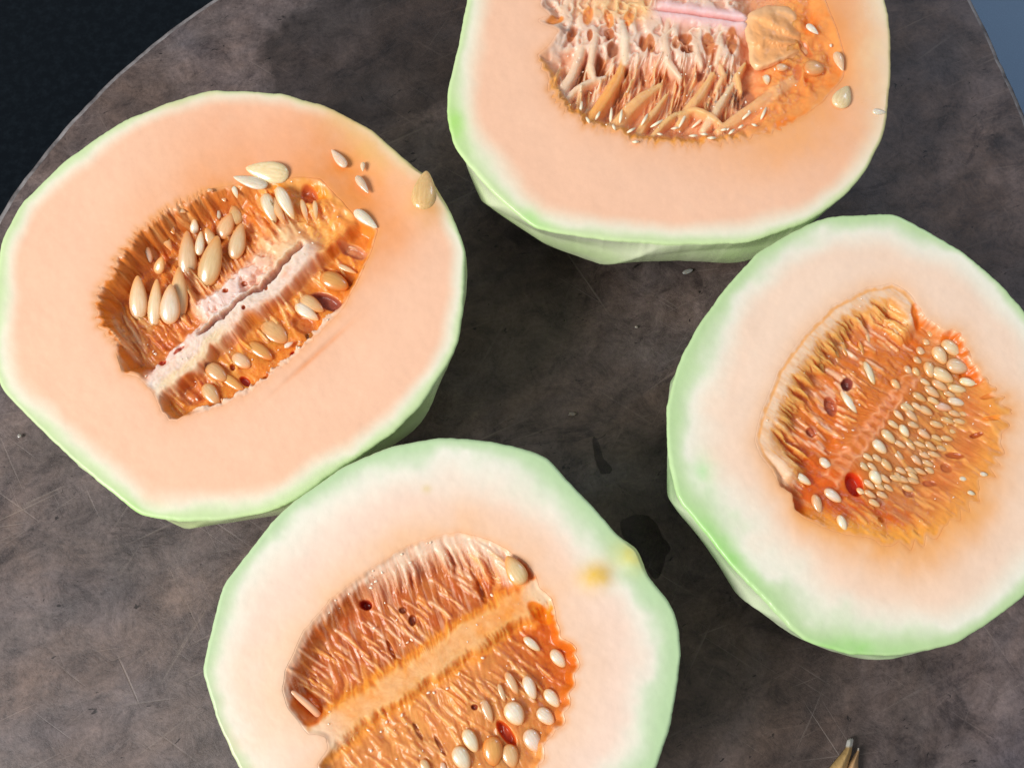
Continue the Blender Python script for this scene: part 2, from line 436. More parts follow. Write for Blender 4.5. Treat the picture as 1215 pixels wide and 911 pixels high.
# ---- seeds
def seed_mesh(name, point, flat):
    nu, nv = 15, 18
    rows = []
    for i in range(nu):
        a = math.pi*i/(nu-1); x = -math.cos(a)
        wv = math.sin(a)**(1.0)*(1 - point*x - .12*point*x*x)
        a2 = np.arange(nv)*2*np.pi/nv
        cy_ = np.sign(np.cos(a2))*np.abs(np.cos(a2))**.9; cz_ = np.sign(np.sin(a2))*np.abs(np.sin(a2))**(1.0)
        rows.append(np.stack([np.full(nv, x*.5), .5*wv*cy_, .5*flat*wv*cz_*(1-.10*np.abs(cy_))], -1))
    return mesh_from(name, np.concatenate(rows), ring_faces(nu, nv))
SEED_POINTED = seed_mesh('seed', .42, .92); SEED_OVAL = seed_mesh('seed_oval', .16, .96)
SEED_CRUMB = seed_mesh('crumb', .1, .9); SEED_CLAD = seed_mesh('seed_clad', .34, .92)
for m_, t_ in ((SEED_POINTED, SEED), (SEED_OVAL, CLAD), (SEED_CRUMB, SEED), (SEED_CLAD, CLAD)): m_.materials.append(t_)
TONE = dict(cream=(.86, .68, .44), white=(.92, .82, .67), tan=(.82, .53, .27), sac=(.82, .42, .12), brown=(.40, .15, .05), pale=(.86, .58, .34), pink=(.82, .55, .42), olive=(.80, .59, .35), plum=(.22, .08, .09))
def place_seed(M, x, y, ang, Lp, Wp, tone='cream', up=0.0, pitch=0.0, roll=0.0, th=.5, oval=False, name='seed', parent=True, on_face=False):
    """x,y photo px; ang degrees in the picture, clockwise from +x, pointed end forward; up = px above the pulp; pitch lifts the tip"""
    dep = -Wp*th*.14 if on_face else M.depth_at(x, y) - up*.6
    z = M.zf - dep*PXM
    p = P(x, y, z); a = math.radians(ang)
    q = P(x+math.cos(a), y+math.sin(a), z)-p
    k = float(np.hypot(q[0], q[1])); ax = Vector((q[0]/k, q[1]/k, 0))
    pr = math.radians(pitch); X = (ax*math.cos(pr)+Vector((0, 0, 1))*math.sin(pr)).normalized()
    Yv = Vector((0, 0, 1)).cross(ax).normalized(); Zv = X.cross(Yv).normalized()
    rr = math.radians(roll); Y2 = Yv*math.cos(rr)+Zv*math.sin(rr); Z2 = X.cross(Y2).normalized()
    R = Matrix((X, Y2, Z2)).transposed().to_4x4()
    Ls, Ws = Lp*k, Wp*k
    o = bpy.data.objects.new(name, SEED_OVAL if oval else (SEED_CLAD if parent else SEED_POINTED)); col.objects.link(o)
    loc = Vector(p)
    if parent: o.parent = M.root; loc = loc - Vector(M.base)
    o.matrix_local = Matrix.Translation(loc) @ R @ Matrix.Diagonal((Ls, Ws, Ws*th, 1))
    t = TONE[tone] if isinstance(tone, str) else tone
    j = random.uniform(.9, 1.08)
    o.color = (min(.95, t[0]*j), min(.95, t[1]*j*random.uniform(.96, 1.03)), min(.95, t[2]*j*random.uniform(.92, 1.06)), 1)
    return o

# ---- strands (tapered flattened tubes through points given as photo px + px above/below the cut face)
class Strands:
    def __init__(s): s.V, s.F, s.C, s.n = [], [], [], 0
    def add(s, M, pts, w0, w1, col_, flat=.6, n=10, wm=None, col2=None):
        pts = np.asarray(pts, float)
        # catmull-rom resample
        Q = []
        m = len(pts)
        for i in range(n):
            u = i/(n-1)*(m-1); k = min(int(u), m-2); f = u-k
            p0, p1, p2, p3 = pts[max(k-1, 0)], pts[k], pts[k+1], pts[min(k+2, m-1)]
            Q.append(.5*((2*p1)+(-p0+p2)*f+(2*p0-5*p1+4*p2-p3)*f*f+(-p0+3*p1-3*p2+p3)*f**3))
        Q = np.array(Q); w = P(Q[:, 0], Q[:, 1], M.zf-Q[:, 2]*PXM)
        T = np.gradient(w, axis=0); T /= np.linalg.norm(T, axis=1)[:, None]
        up = np.array([0, 0, 1.]); B = np.cross(up, T); B /= np.maximum(np.linalg.norm(B, axis=1), 1e-6)[:, None]; Nn = np.cross(T, B)
        tt = np.linspace(0, 1, n)
        ww = w0+(w1-w0)*tt
        if wm is not None: ww = ww + (wm-(w0+w1)/2)*4*tt*(1-tt)
        ww = ww*.5*PXM; ww[0] *= .45; ww[-1] *= .35
        k = 8; a = np.arange(k)*2*np.pi/k
        R = w[:, None]+ww[:, None, None]*(np.cos(a)[None, :, None]*B[:, None]+flat*np.sin(a)[None, :, None]*Nn[:, None])
        s.V.append(R.reshape(-1, 3)-M.base); s.F.append(ring_faces(n, k, s.n)); s.n += n*k
        c0 = np.asarray(col_, float); c1 = c0 if col2 is None else np.asarray(col2, float)
        C = (c0[None]*(1-tt[:, None])+c1[None]*tt[:, None])*RNG.uniform(.92, 1.06)
        s.C.append(np.repeat(C, k, 0))
    def build(s, M, name, mat, kind='stuff'):
        if not s.V: return
        o = link(name, mesh_from(name, np.concatenate(s.V), np.concatenate(s.F), np.clip(np.concatenate(s.C), 0, .95)), mat, M.root)
        if kind: o['kind'] = kind
        return o
# ---- droplets of juice
def ico():
    import bmesh
    b = bmesh.new(); bmesh.ops.create_icosphere(b, subdivisions=2, radius=1)
    v = np.array([x.co[:] for x in b.verts]); f = np.array([[x.index for x in q.verts] for q in b.faces]); b.free(); return v, f
IV, IF = ico()
def droplets(M, items, mat=None, name='juice_droplets'):
    V, F, n = [], [], 0
    for (x, y, r, d) in items:
        p = P(x, y, M.zf-d*PXM); a = RNG.uniform(0, 6.28)
        S = np.array([r*RNG.uniform(.8, 1.5), r*RNG.uniform(.6, .9), r*.6])*PXM
        q = IV*S; q = np.stack([q[:, 0]*math.cos(a)-q[:, 1]*math.sin(a), q[:, 0]*math.sin(a)+q[:, 1]*math.cos(a), q[:, 2]], -1)
        V.append(q+p-M.base); F.append(IF+n); n += len(IV)
    o = link(name, mesh_from(name, np.concatenate(V), np.concatenate(F)), mat or JUICE, M.root); o['kind'] = 'stuff'
    return o

class Z:   # maps coordinates read off an enlarged region back to the photograph
    def __init__(s, x, y, k): s.x, s.y, s.k = x, y, k
    def __call__(s, *p): return [(s.x+a/s.k, s.y+b/s.k) for a, b in p] if len(p) > 1 else (s.x+p[0][0]/s.k, s.y+p[0][1]/s.k)

def axis_uv(A, B):
    A = np.array(A, float); B = np.array(B, float); L = np.hypot(*(B-A)); e = (B-A)/L; f = np.array([-e[1], e[0]])
    return lambda X, Y: ((X-A[0])*e[0]+(Y-A[1])*e[1], (X-A[0])*f[0]+(Y-A[1])*f[1], L)
def ell(X, Y, x, y, rx, ry, ang=0):
    a = math.radians(ang); dx, dy = X-x, Y-y
    u = (dx*math.cos(a)+dy*math.sin(a))/rx; v = (-dx*math.sin(a)+dy*math.cos(a))/ry
    return np.sqrt(u*u+v*v)
def pit(d, C, X, Y, x, y, rx, ry, ang, deep, colr=None, ring=None, soft=.35):
    e = ell(X, Y, x, y, rx, ry, ang); w = 1-sstep(1-soft, 1+soft*.5, e)
    d = d + .6*deep*w
    if ring is not None: C = mixc(C, ring, sstep(1.9, 1.25, e)*.6)
    if colr is not None: C = mixc(C, colr, 1-sstep(.95, 1.25, e))
    return d, C
def ridge(d, C, X, Y, r):
    """raise a rounded fibre along a path. r = (points (x,y), w0, w1, colour, height, absolute depth or None)"""
    pts, w0, w1, cc, h, ab_ = r
    pts = np.asarray(pts, float); wmx = max(w0, w1)*1.1+2
    m = (X > pts[:, 0].min()-wmx) & (X < pts[:, 0].max()+wmx) & (Y > pts[:, 1].min()-wmx) & (Y < pts[:, 1].max()+wmx)
    if not m.any(): return d, C
    x, y = X[m], Y[m]; best = np.full(x.shape, 1e9); par = np.zeros(x.shape); n = len(pts)-1
    for k in range(n):
        a, b = pts[k], pts[k+1]; e = b-a; l2 = e@e
        t = np.clip(((x-a[0])*e[0]+(y-a[1])*e[1])/l2, 0, 1)
        q = np.hypot(x-a[0]-t*e[0], y-a[1]-t*e[1]); u = q < best
        best = np.where(u, q, best); par = np.where(u, (k+t)/n, par)
    w = (w0+(w1-w0)*par)*.5*(.6+.4*sstep(0, .4, par))*(.7+.3*sstep(1, .8, par)); q = best/w
    wt = 1-sstep(.6, 1.35, q)
    pf = np.sqrt(np.clip(1-np.minimum(q, 1)**2, 0, 1))
    dm = d[m]
    endf = sstep(0, .18, par)*sstep(1, .86, par)
    if ab_ is None: dn = dm-.50*h*(1-sstep(0, 1.15, q))*np.clip(endf+.1, 0, 1)
    else:
        top = ab_-np.interp(par, [0, .5, 1], [-4, 4, -3])+np.minimum(q, 1.3)**2*w*.9
        dn = np.minimum(dm, dm*(1-wt)+wt*top)
    d = d.copy(); C = C.copy(); d[m] = dn; C[m] = mixc(C[m], cc, np.clip(wt*(.85 if ab_ is not None else .42*(1-sstep(.2, 1.25, q))*np.clip(endf+.1, 0, 1)/np.maximum(wt, .01)), 0, 1))
    return d, C
RR = random.Random(19)
def fan(n, A, B, tr, vr, lr, sl, wr, colours, h, side):
    """n fibres starting at fraction tr along A-B, vr px off the line to one side, running lr px away with slope sl"""
    A = np.array(A, float); B = np.array(B, float); L = np.hypot(*(B-A)); e = (B-A)/L; f = np.array([-e[1], e[0]])*side; out = []
    for i in range(n):
        p = A+(B-A)*RR.uniform(*tr)+f*RR.uniform(*vr); l = RR.uniform(*lr); k = RR.uniform(*sl); c = RR.uniform(-.18, .18)
        out.append(([p, p+f*l*.33+e*l*(k*.33+c*.3), p+f*l*.67+e*l*(k*.67+c*.3), p+f*l+e*k*l], RR.uniform(*wr), RR.uniform(*wr)*.8, RR.choice(colours), RR.uniform(*h), None))
    return out
def ang_in(a, lo, hi, soft=8):
    """weight 1 where lo<a<hi (degrees, wraps)"""
    m = (lo+hi)/2; h = (hi-lo)/2
    d = np.abs((a-m+180) % 360-180)
    return 1-sstep(h-soft, h+soft, d)

# ============================================================ flesh colours
def flesh_colour(c0, green, white, peach, orange, gw, ww, ow, oa, patches=(), sd=0, edge_c=srgb(236, 160, 92), edge_a=lambda a: .75+0*a):
    c0 = np.array(c0)
    def f(X, Y, dr, dc):
        a = np.degrees(np.arctan2(Y-c0[1], X-c0[0])) % 360
        g = gw(a)*np.clip(1+1.0*fbm(X/60, Y/60, sd+31), .35, 2); w = .8*ww(a)*(1+.35*fbm(X/80, Y/80, sd+37))
        C = np.zeros(X.shape+(3,))+green
        C = mixc(C, white, sstep(.1, 1.0, dr/g))
        C = mixc(C, peach, sstep(.0, 1.0, (dr-g*.5)/w))
        k = np.exp(-(dc/ow(a))**2)*oa(a)*(1+.5*fbm(X/40, Y/40, sd+41))
        C = mixc(C, orange, np.clip(k, 0, 1))
        C = mixc(C, edge_c, np.exp(-(dc/5.0)**2)*edge_a(a)*np.clip(.8+.9*fbm(X/9, Y/9, sd+53), 0, 1))
        for (x, y, sx, sy, an, cc, al) in patches:
            e = ell(X, Y, x, y, sx, sy, an); C = mixc(C, cc, al*np.exp(-e*e)*np.clip(1+.7*fbm(X/18, Y/18, sd+43), 0, 1.4))
        C = C*(1+.035*fbm(X/28, Y/28, sd+47)+.015*fbm(X/5, Y/5, sd+49))[..., None]
        return np.clip(C, 0, .95)
    return f
def ab(*stops):
    """piecewise-linear periodic function of the angle (degrees clockwise from right in the picture)"""
    s = sorted(stops); xs = [p[0] for p in s]; ys = [p[1] for p in s]
    xs = [xs[-1]-360]+xs+[xs[0]+360]; ys = [ys[-1]]+ys+[ys[0]]
    return lambda a: np.interp(a, xs, ys)

GREEN = srgb(202, 224, 168); LGREEN = srgb(205, 238, 196); WHITE = srgb(244, 240, 220)
PEACH = srgb(248, 199, 167); SALMON = srgb(250, 198, 164); ORANGE = srgb(240, 160, 84)
BROWN = srgb(196, 116, 58); DEEP = srgb(170, 80, 32); REDH = srgb(176, 58, 10)
FIBRE = srgb(240, 186, 120); MEMB = srgb(240, 212, 192); AMBER = srgb(230, 148, 60)

MELONS = {}
# ------------------------------------------------------------------ half with the torn white core (left)
z1 = Z(100, 170, 2.679)
cav1 = z1((38, 480), (75, 430), (110, 355), (160, 290), (205, 245), (310, 180), (380, 150), (470, 132), (520, 112), (600, 118), (680, 105), (750, 110), (800, 160), (860, 225), (935, 270), (915, 340), (870, 440), (825, 525), (765, 585), (705, 645), (620, 720), (540, 785), (440, 835), (340, 868), (280, 885), (245, 850), (215, 790), (170, 740), (120, 728), (105, 690), (95, 640), (55, 590), (40, 540))
uv1 = axis_uv(z1((230, 765)), z1((715, 345)))
RID1 = fan(70, z1((230, 765)), z1((800, 270)), (-.05, .95), (34, 62), (26, 52), (-.1, .35), (4, 9), [srgb(214, 140, 84), srgb(228, 166, 110), srgb(196, 112, 58), srgb(236, 188, 146)], (4, 11), -1) + fan(34, z1((230, 765)), z1((800, 290)), (.0, 1.0), (12, 18), (16, 30), (-.3, .3), (5, 11), [srgb(236, 164, 84), srgb(242, 190, 130), srgb(222, 138, 60)], (5, 12), 1)
def pulp1(X, Y, e):
    u, v, L = uv1(X, Y)
    t = u/L; v = v+7*fbm(u/26, v/60, 55)+3*fbm(u/8, v/30, 56)
    nz = fbm(X/16, Y/16, 3); nf = fbm(u/5.0+2*fbm(X/30, Y/30, 9), v/42, 5); nc = fbm(X/5, Y/5, 8)
    # v<0 : upper-left lobe, v>0 : lower-right lobe
    up = sstep(-6, -26, v); lo = sstep(8, 20, v)
    d = 46*up*sstep(0, 22, e)*(1-.5*sstep(.72, 1.05, t)) + 30*lo*sstep(0, 12, e)
    right = sstep(.86, 1.12, t)*sstep(14, -2, v)
    d = d*(1-right) + right*(16+14*nz)*sstep(0, 16, e)
    d = d + 7*nf*up + 6*nz*(up+lo)
    core = np.exp(-((v+2)/(12+6*fbm(u/15, v/200, 59)))**2)*sstep(-.18, -.05, t)*(1-sstep(.98, 1.1, t))
    # torn plateau on the upper side of the core
    pl = np.exp(-((v+29)/22)**4)*sstep(.34, .44, t)*(1-sstep(.95, 1.1, t))*np.clip(1+1.2*nz, .3, 1.2)
    pl2 = np.exp(-((v+14)/14)**4)*sstep(-.05, .08, t)*(1-sstep(.34, .46, t))*np.clip(1+1.2*nz, .3, 1.2)
    pw = np.clip(np.maximum(pl, pl2), 0, 1)
    d = d*(1-.62*pw)
    d = d*(1-core) + core*(2+4*fbm(X/24, Y/24, 57)+3*np.abs(fbm((u)/9, v/5, 58)))
    C = np.zeros(X.shape+(3,))+BROWN
    C = mixc(C, DEEP, sstep(-.1, .5, nz)*.7)
    C = mixc(C, FIBRE, sstep(.08, .45, nf)*.55)
    C = mixc(C, srgb(214, 120, 44), sstep(26, 4, e)*sstep(.5, -.2, t)*up*.8)
    C = mixc(C, srgb(222, 140, 62), lo*.55)
    C = mixc(C, srgb(242, 178, 100), right*np.clip(.65+.6*nz, 0, 1))
    C = mixc(C, srgb(236, 150, 60), right*sstep(.0, .5, fbm(X/22, Y/22, 51)))
    for r_ in RID1: d, C = ridge(d, C, X, Y, r_)
    C = mixc(C, srgb(246, 206, 160), pl*sstep(.6, 1.0, t)*.9)
    C = mixc(C, srgb(240, 214, 204), pw*(1-sstep(.62, .95, t))*.92)
    C = mixc(C, srgb(240, 218, 202), np.clip(core*1.3, 0, 1)*np.clip(.95+.8*fbm(X/12, Y/12, 60), .3, 1))
    C = mixc(C, srgb(236, 210, 170), np.clip(core*1.3, 0, 1)*sstep(.52, .36, t)*sstep(-4, 4, v+4*nz)*.85)
    C = mixc(C, srgb(226, 214, 206), np.clip(core*1.2, 0, 1)*sstep(.05, -.1, t)*.8)
    # the slit along the core
    sl = np.exp(-((v+12.5+2*nz)/4.0)**4)*sstep(.30, .36, t)*(1-sstep(.985, 1.02, t))
    d = d*(1-sl)+sl*48
    C = mixc(C, srgb(160, 124, 116), sl*.9)  # slit colour darkened for the shade inside the recess
    # ragged white lower border
    bd = sstep(12, 5, e+9*fbm(X/7, Y/7, 12))*lo*sstep(1.05, .85, t)*sstep(-.02, .1, t)
    d = d*(1-bd)+bd*(2.5+2.5*nc)
    C = mixc(C, srgb(248, 212, 186), bd*.85)
    # locules of the lower lobe
    for (x, y, rx, ry, an, dp, cc) in [(850, 325, 46, 18, 20, 16, srgb(196, 128, 90)), (800, 405, 52, 12, 30, 18, srgb(190, 108, 58)), (765, 485, 52, 22, 25, 18, srgb(150, 78, 60)), (690, 555, 40, 30, 30, 14, srgb(190, 112, 60)), (500, 740, 20, 12, 40, 16, REDH), (655, 655, 10, 12, 0, 14, REDH), (460, 695, 9, 9, 0, 12, DEEP), (570, 735, 14, 12, 0, 12, DEEP), (340, 770, 50, 40, -40, 12, srgb(196, 116, 66)), (390, 700, 14, 12, 0, 10, srgb(130, 70, 60)), (710, 600, 20, 10, 40, 12, srgb(150, 92, 40)), (235, 683, 20, 12, 35, 16, REDH), (295, 650, 20, 8, -35, 10, srgb(180, 100, 80)), (575, 455, 6, 8, 0, 9, DEEP), (505, 520, 6, 7, 0, 9, DEEP), (500, 430, 10, 7, 0, 8, DEEP), (440, 455, 9, 7, 0, 8, DEEP), (710, 155, 30, 24, 60, 16, srgb(190, 96, 56))]:
        x, y = z1((x, y)); d, C = pit(d, C, X, Y, x, y, rx/2.679, ry/2.679, an, dp, cc)
    d = d + .8*nc
    C = C*(1+.06*nc+.09*nz)[..., None]
    return d, C
def teeth1(a, rc):
    w = ang_in(a, 150, 265, 6)
    tri = 2*np.abs(((a+5*np.sin(a*.21)+3*np.sin(a*.53))/5.2) % 1 - .5)
    amp = 8*(1+.6*np.sin(a*1.7))
    return w*(tri-.5)*amp + ang_in(a, 20, 120, 6)*3*fbm(a/2.2, a*0, 77)
out1 = [(285, 107), (335, 110), (390, 126), (440, 152), (480, 188), (496, 201), (511, 210), (524, 232), (540, 262), (551, 290), (553, 320), (550, 360), (546, 398), (538, 420), (501, 479), (467, 513), (440, 531), (400, 557), (352, 592), (316, 608), (270, 615), (215, 619), (165, 610), (115, 571), (60, 521), (0, 461), (-7, 430), (-9, 370), (0, 288), (23, 243), (76, 190), (142, 144), (198, 121), (250, 106)]
MELONS['a'] = dict(c=(255, 345), axis=(270, 365), z=.058, seed=11, outline=out1, cavity=cav1, teeth=teeth1, pulp=pulp1, facets=10,
    label='salmon orange melon half at left with a torn white split core and piled tan seeds',
    color=flesh_colour((255, 345), GREEN, srgb(238, 236, 212), PEACH, srgb(242, 164, 108),
        ab((0, 10), (45, 16), (90, 20), (130, 26), (170, 16), (220, 15), (270, 10), (320, 6)),
        ab((0, 26), (45, 28), (90, 38), (130, 46), (180, 30), (230, 26), (280, 20), (320, 20)),
        ab((0, 40), (300, 70), (340, 55), (90, 18), (180, 18), (250, 50)),
        ab((0, .35), (60, .15), (120, .15), (200, .15), (250, .55), (290, .9), (325, 1.0), (345, .8)),
        patches=[(300, 160, 110, 42, 8, srgb(243, 176, 136), .55), (415, 205, 42, 62, -30, srgb(238, 146, 66), .75), (508, 228, 24, 34, 0, srgb(226, 160, 72), .8), (440, 165, 60, 26, 40, srgb(232, 190, 118), .6),
                 (150, 606, 60, 14, 15, srgb(170, 226, 120), .6), (376, 420, 46, 3.0, -42, srgb(232, 150, 96), .65), (318, 352, 12, 6, 0, PEACH, .1)], sd=1, edge_a=ab((0, .5), (40, .25), (110, .25), (140, .7), (280, .8), (330, .8))),
    relief=lambda X, Y: -1.5*np.exp(-ell(X, Y, 372, 422, 60, 2.2, -43)**2)-6*np.exp(-ell(X, Y, 425, 215, 34, 48, -30)**2)+5*np.exp(-ell(X, Y, 503, 228, 22, 30, 0)**2),
    wall=lambda a, t: np.zeros((len(a), 3))+srgb(206, 226, 158))
# ------------------------------------------------------------------ half with the stringy web (top)
z2 = Z(620, 0, 2.7614)
cav2 = z2((45, 180), (72, 235), (92, 310), (130, 355), (185, 395), (240, 420), (300, 435), (360, 462), (430, 470), (540, 478), (640, 470), (740, 455), (840, 425), (925, 380), (990, 330), (1055, 250), (1060, 180), (1040, 110), (1010, 40), (960, -80), (860, -200), (740, -290), (560, -330), (380, -320), (220, -250), (110, -130), (70, -40), (55, 20), (95, 50), (45, 62), (60, 78), (120, 95), (85, 150))
O1, O2, O3, W1 = srgb(240, 186, 128), srgb(234, 168, 98), srgb(222, 150, 100), srgb(242, 208, 180)
RID2 = fan(230, z2((760, 150)), z2((110, 150)), (0, 1), (0, 48), (18, 50), (-.1, .6), (2.6, 6), [O1, O3, srgb(230, 180, 138), srgb(244, 212, 182), srgb(196, 122, 78)], (7, 16), -1)
BIG2 = [(z2(*p), w0/2.76, w1/2.76, c_, 0, ab_) for p, w0, w1, c_, ab_ in [
    ([(340, 165), (322, 225), (285, 290), (240, 352), (215, 385)], 34, 48, O2, 13), ([(275, 232), (225, 250), (175, 278), (140, 312)], 18, 26, W1, 15),
    ([(455, 262), (400, 300), (345, 350), (295, 415)], 36, 54, O1, 12), ([(475, 292), (440, 345), (405, 385), (380, 425)], 22, 34, O1, 16),
    ([(630, 222), (590, 290), (545, 345), (520, 385)], 34, 42, O1, 16), ([(695, 255), (660, 315), (625, 372), (600, 405)], 26, 38, srgb(240, 204, 166), 15),
    ([(520, 352), (570, 346), (620, 366), (668, 402)], 20, 22, O1, 11), ([(575, 345), (505, 362), (465, 392), (430, 430)], 18, 26, O1, 12),
    ([(895, 250), (815, 305), (745, 350), (650, 412)], 44, 46, srgb(244, 186, 132), 9),
    ([(735, 190), (708, 235), (722, 282)], 26, 22, srgb(218, 170, 116), 15), ([(650, 180), (664, 230), (640, 275)], 22, 18, srgb(226, 178, 134), 17),
    ([(205, 120), (190, 170), (160, 240), (120, 300)], 30, 40, W1, 9), ([(250, 80), (235, 140), (225, 200), (235, 240)], 26, 30, W1, 9), ([(330, 60), (338, 120), (340, 190)], 30, 36, srgb(246, 222, 196), 8),
    ([(480, 60), (470, 120), (480, 190), (520, 240)], 34, 26, W1, 9), ([(575, 90), (572, 150), (590, 200)], 26, 22, W1, 10), ([(650, 80), (655, 140), (640, 190)], 22, 22, srgb(240, 208, 180), 11),
    ([(50, 185), (85, 240), (110, 300), (150, 350)], 34, 40, srgb(232, 160, 84), 6)]]
def pulp2(X, Y, e):
    x, y = (X-620)*2.7614, Y*2.7614
    nz = fbm(X/13, Y/13, 21); nc = fbm(X/4.5, Y/4.5, 22); nb = fbm(X/30, Y/30, 27)
    dirx = fbm((X+.45*Y)/5.5, (Y-.45*X)/40, 24)
    web = sstep(235, 150, y+40*nb)*sstep(760, 690, x)
    la = fbm((X+.25*Y)/13, (Y-.25*X)/22, 28, 2); lb = fbm(X/11, Y/11, 29, 2); lace = np.clip(sstep(.34, .03, np.abs(la))+.6*sstep(.2, .02, np.abs(lb)), 0, 1)
    d = 40*sstep(0, 26, e)*(1-web) + web*sstep(0, 14, e)*(9+9*(1-lace)) + 4*nz*(1-web) + 4*dirx*(1-web)
    right = sstep(740, 860, x+.25*(y-200))
    d = d*(1-right)+right*(sstep(0, 24, e)*(11+12*nz))
    C = np.zeros(X.shape+(3,))+srgb(220, 158, 118)
    C = mixc(C, srgb(192, 120, 80), sstep(0, .5, nz)*.7)
    C = mixc(C, srgb(228, 176, 128), sstep(.05, .4, dirx)*.6)
    for r_ in RID2: d, C = ridge(d, C, X, Y, r_)
    C = mixc(C, srgb(204, 150, 124), web*.9)
    C = mixc(C, srgb(240, 208, 186), web*np.clip(lace*.95+.25, 0, 1))
    C = mixc(C, srgb(224, 150, 70), sstep(16, 4, e+5*nc)*(1-right)*sstep(150, 300, y)*.95)
    C = mixc(C, srgb(240, 158, 88), right*.9)
    C = mixc(C, srgb(226, 122, 52), right*sstep(-.05, .4, nb)*.8)
    C = mixc(C, srgb(246, 196, 140), sstep(80, 20, y)*sstep(60, 330, x)*sstep(480, 400, x)*.9)
    # pink core slit at the top
    yy = y-(4+(x-430)*.14)
    band = np.exp(-((yy-14)/34)**4)*sstep(400, 470, x)*sstep(790, 720, x)
    d = d*(1-band)+band*(5+4*nz); C = mixc(C, srgb(250, 206, 206), band)
    sl = np.exp(-((yy-14)/6)**2)*sstep(410, 470, x)*sstep(760, 715, x)
    d = d+12*sl; C = mixc(C, srgb(206, 140, 128), sl*.8)
    H = srgb(168, 92, 58)
    for (px, py, rx, ry, an, dp, cc) in [(178, 222, 24, 46, 15, 22, srgb(164, 84, 46)), (160, 265, 14, 34, 30, 20, srgb(140, 72, 50)), (254, 196, 22, 34, -15, 18, H), (163, 98, 13, 24, 30, 14, H), (215, 40, 16, 30, 10, 10, srgb(226, 146, 76)), (285, 50, 13, 28, -20, 10, srgb(220, 150, 90)), (286, 98, 14, 20, -30, 18, srgb(140, 72, 50)), (297, 146, 18, 20, 0, 16, srgb(120, 70, 60)), (222, 105, 9, 18, 0, 10, H), (398, 132, 13, 26, 0, 14, H), (422, 130, 13, 28, -10, 14, srgb(180, 116, 76)), (535, 115, 22, 20, 0, 12, H), (545, 150, 24, 14, 0, 14, srgb(140, 80, 60)), (505, 130, 14, 20, 0, 8, srgb(200, 150, 120)), (612, 130, 20, 30, -10, 14, srgb(184, 114, 74)), (690, 120, 18, 38, 0, 14, srgb(184, 114, 74)), (640, 160, 14, 20, 0, 10, H), (350, 50, 16, 24, 20, 9, srgb(232, 160, 90)), (320, 300, 15, 46, 12, 14, srgb(160, 86, 52)), (345, 215, 8, 22, 0, 14, H), (400, 225, 8, 26, -15, 14, H), (462, 225, 7, 18, -15, 12, H), (505, 225, 9, 18, -20, 12, H), (520, 330, 19, 30, 10, 14, srgb(150, 90, 62)), (735, 300, 34, 36, 0, 12, srgb(150, 92, 72)), (590, 215, 14, 16, 0, 12, srgb(160, 100, 86)), (105, 60, 30, 14, -20, 8, srgb(228, 140, 60)), (930, 150, 34, 14, 50, 12, srgb(216, 104, 36)), (905, 230, 14, 26, 0, 12, srgb(206, 108, 48)), (640, 355, 16, 14, 0, 10, H), (470, 375, 14, 12, 0, 10, srgb(140, 90, 84))]:
        ox, oy = z2((px, py)); d, C = pit(d, C, X, Y, ox, oy, rx/2.7614, ry/2.7614, an, dp*.7, cc*.6+srgb(206, 138, 96)*.4, soft=.6)
    for r_ in BIG2: d, C = ridge(d, C, X, Y, r_)
    d = d+.8*nc
    C = C*(1+.06*nc+.07*nz)[..., None]
    return d, C
def teeth2(a, rc):
    w = ang_in(a, 42, 165, 6)
    tri = 2*np.abs(((a+2.5*np.sin(a*.3))/4.2) % 1 - .5)
    return w*(tri-.5)*8*(1+.5*np.sin(a*1.3))
out2 = [(554, 0), (543, 55), (531, 106), (530, 143), (540, 176), (571, 215), (607, 248), (635, 271), (704, 283), (796, 290), (889, 287), (958, 263), (1003, 232), (1028, 203), (1050, 157), (1058, 92), (1057, 28), (1050, 0), (1035, -80), (990, -160), (910, -215), (800, -235), (690, -220), (610, -160), (570, -80)]
MELONS['b'] = dict(c=(800, 30), axis=(797, 40), z=.060, seed=23, outline=out2, cavity=cav2, teeth=teeth2, pulp=pulp2, facets=10,
    label='melon half at top with a stringy fibre web and a folded orange flap inside',
    color=flesh_colour((800, 30), GREEN, srgb(240, 238, 214), PEACH, srgb(244, 166, 100),
        ab((0, 7), (30, 8), (60, 12), (90, 14), (120, 20), (150, 26), (180, 18), (270, 14)),
        ab((0, 40), (40, 32), (90, 28), (130, 34), (160, 40), (180, 34), (270, 34)),
        ab((0, 60), (45, 70), (90, 26), (180, 14), (270, 20), (330, 60)),
        ab((0, .95), (30, .9), (60, .5), (90, .25), (180, .1), (270, .2), (330, .8)),
        patches=[(985, 60, 34, 46, -20, srgb(240, 150, 82), .6), (930, 165, 60, 30, -20, srgb(248, 176, 112), .5), (1035, 60, 24, 80, 0, srgb(244, 214, 168), .5), (540, 150, 14, 34, -15, srgb(176, 226, 122), .7), (636, 264, 26, 12, 35, srgb(180, 230, 140), .6)], sd=2, edge_a=ab((0, .3), (40, .6), (150, .7), (180, .2), (270, .2))),
    relief=lambda X, Y: -5*np.exp(-ell(X, Y, 985, 70, 26, 40, -20)**2)-2.5*np.exp(-ell(X, Y, 925, 148, 34, 5, -28)**2),
    wall=lambda a, t: np.zeros((len(a), 3))+srgb(214, 234, 178))
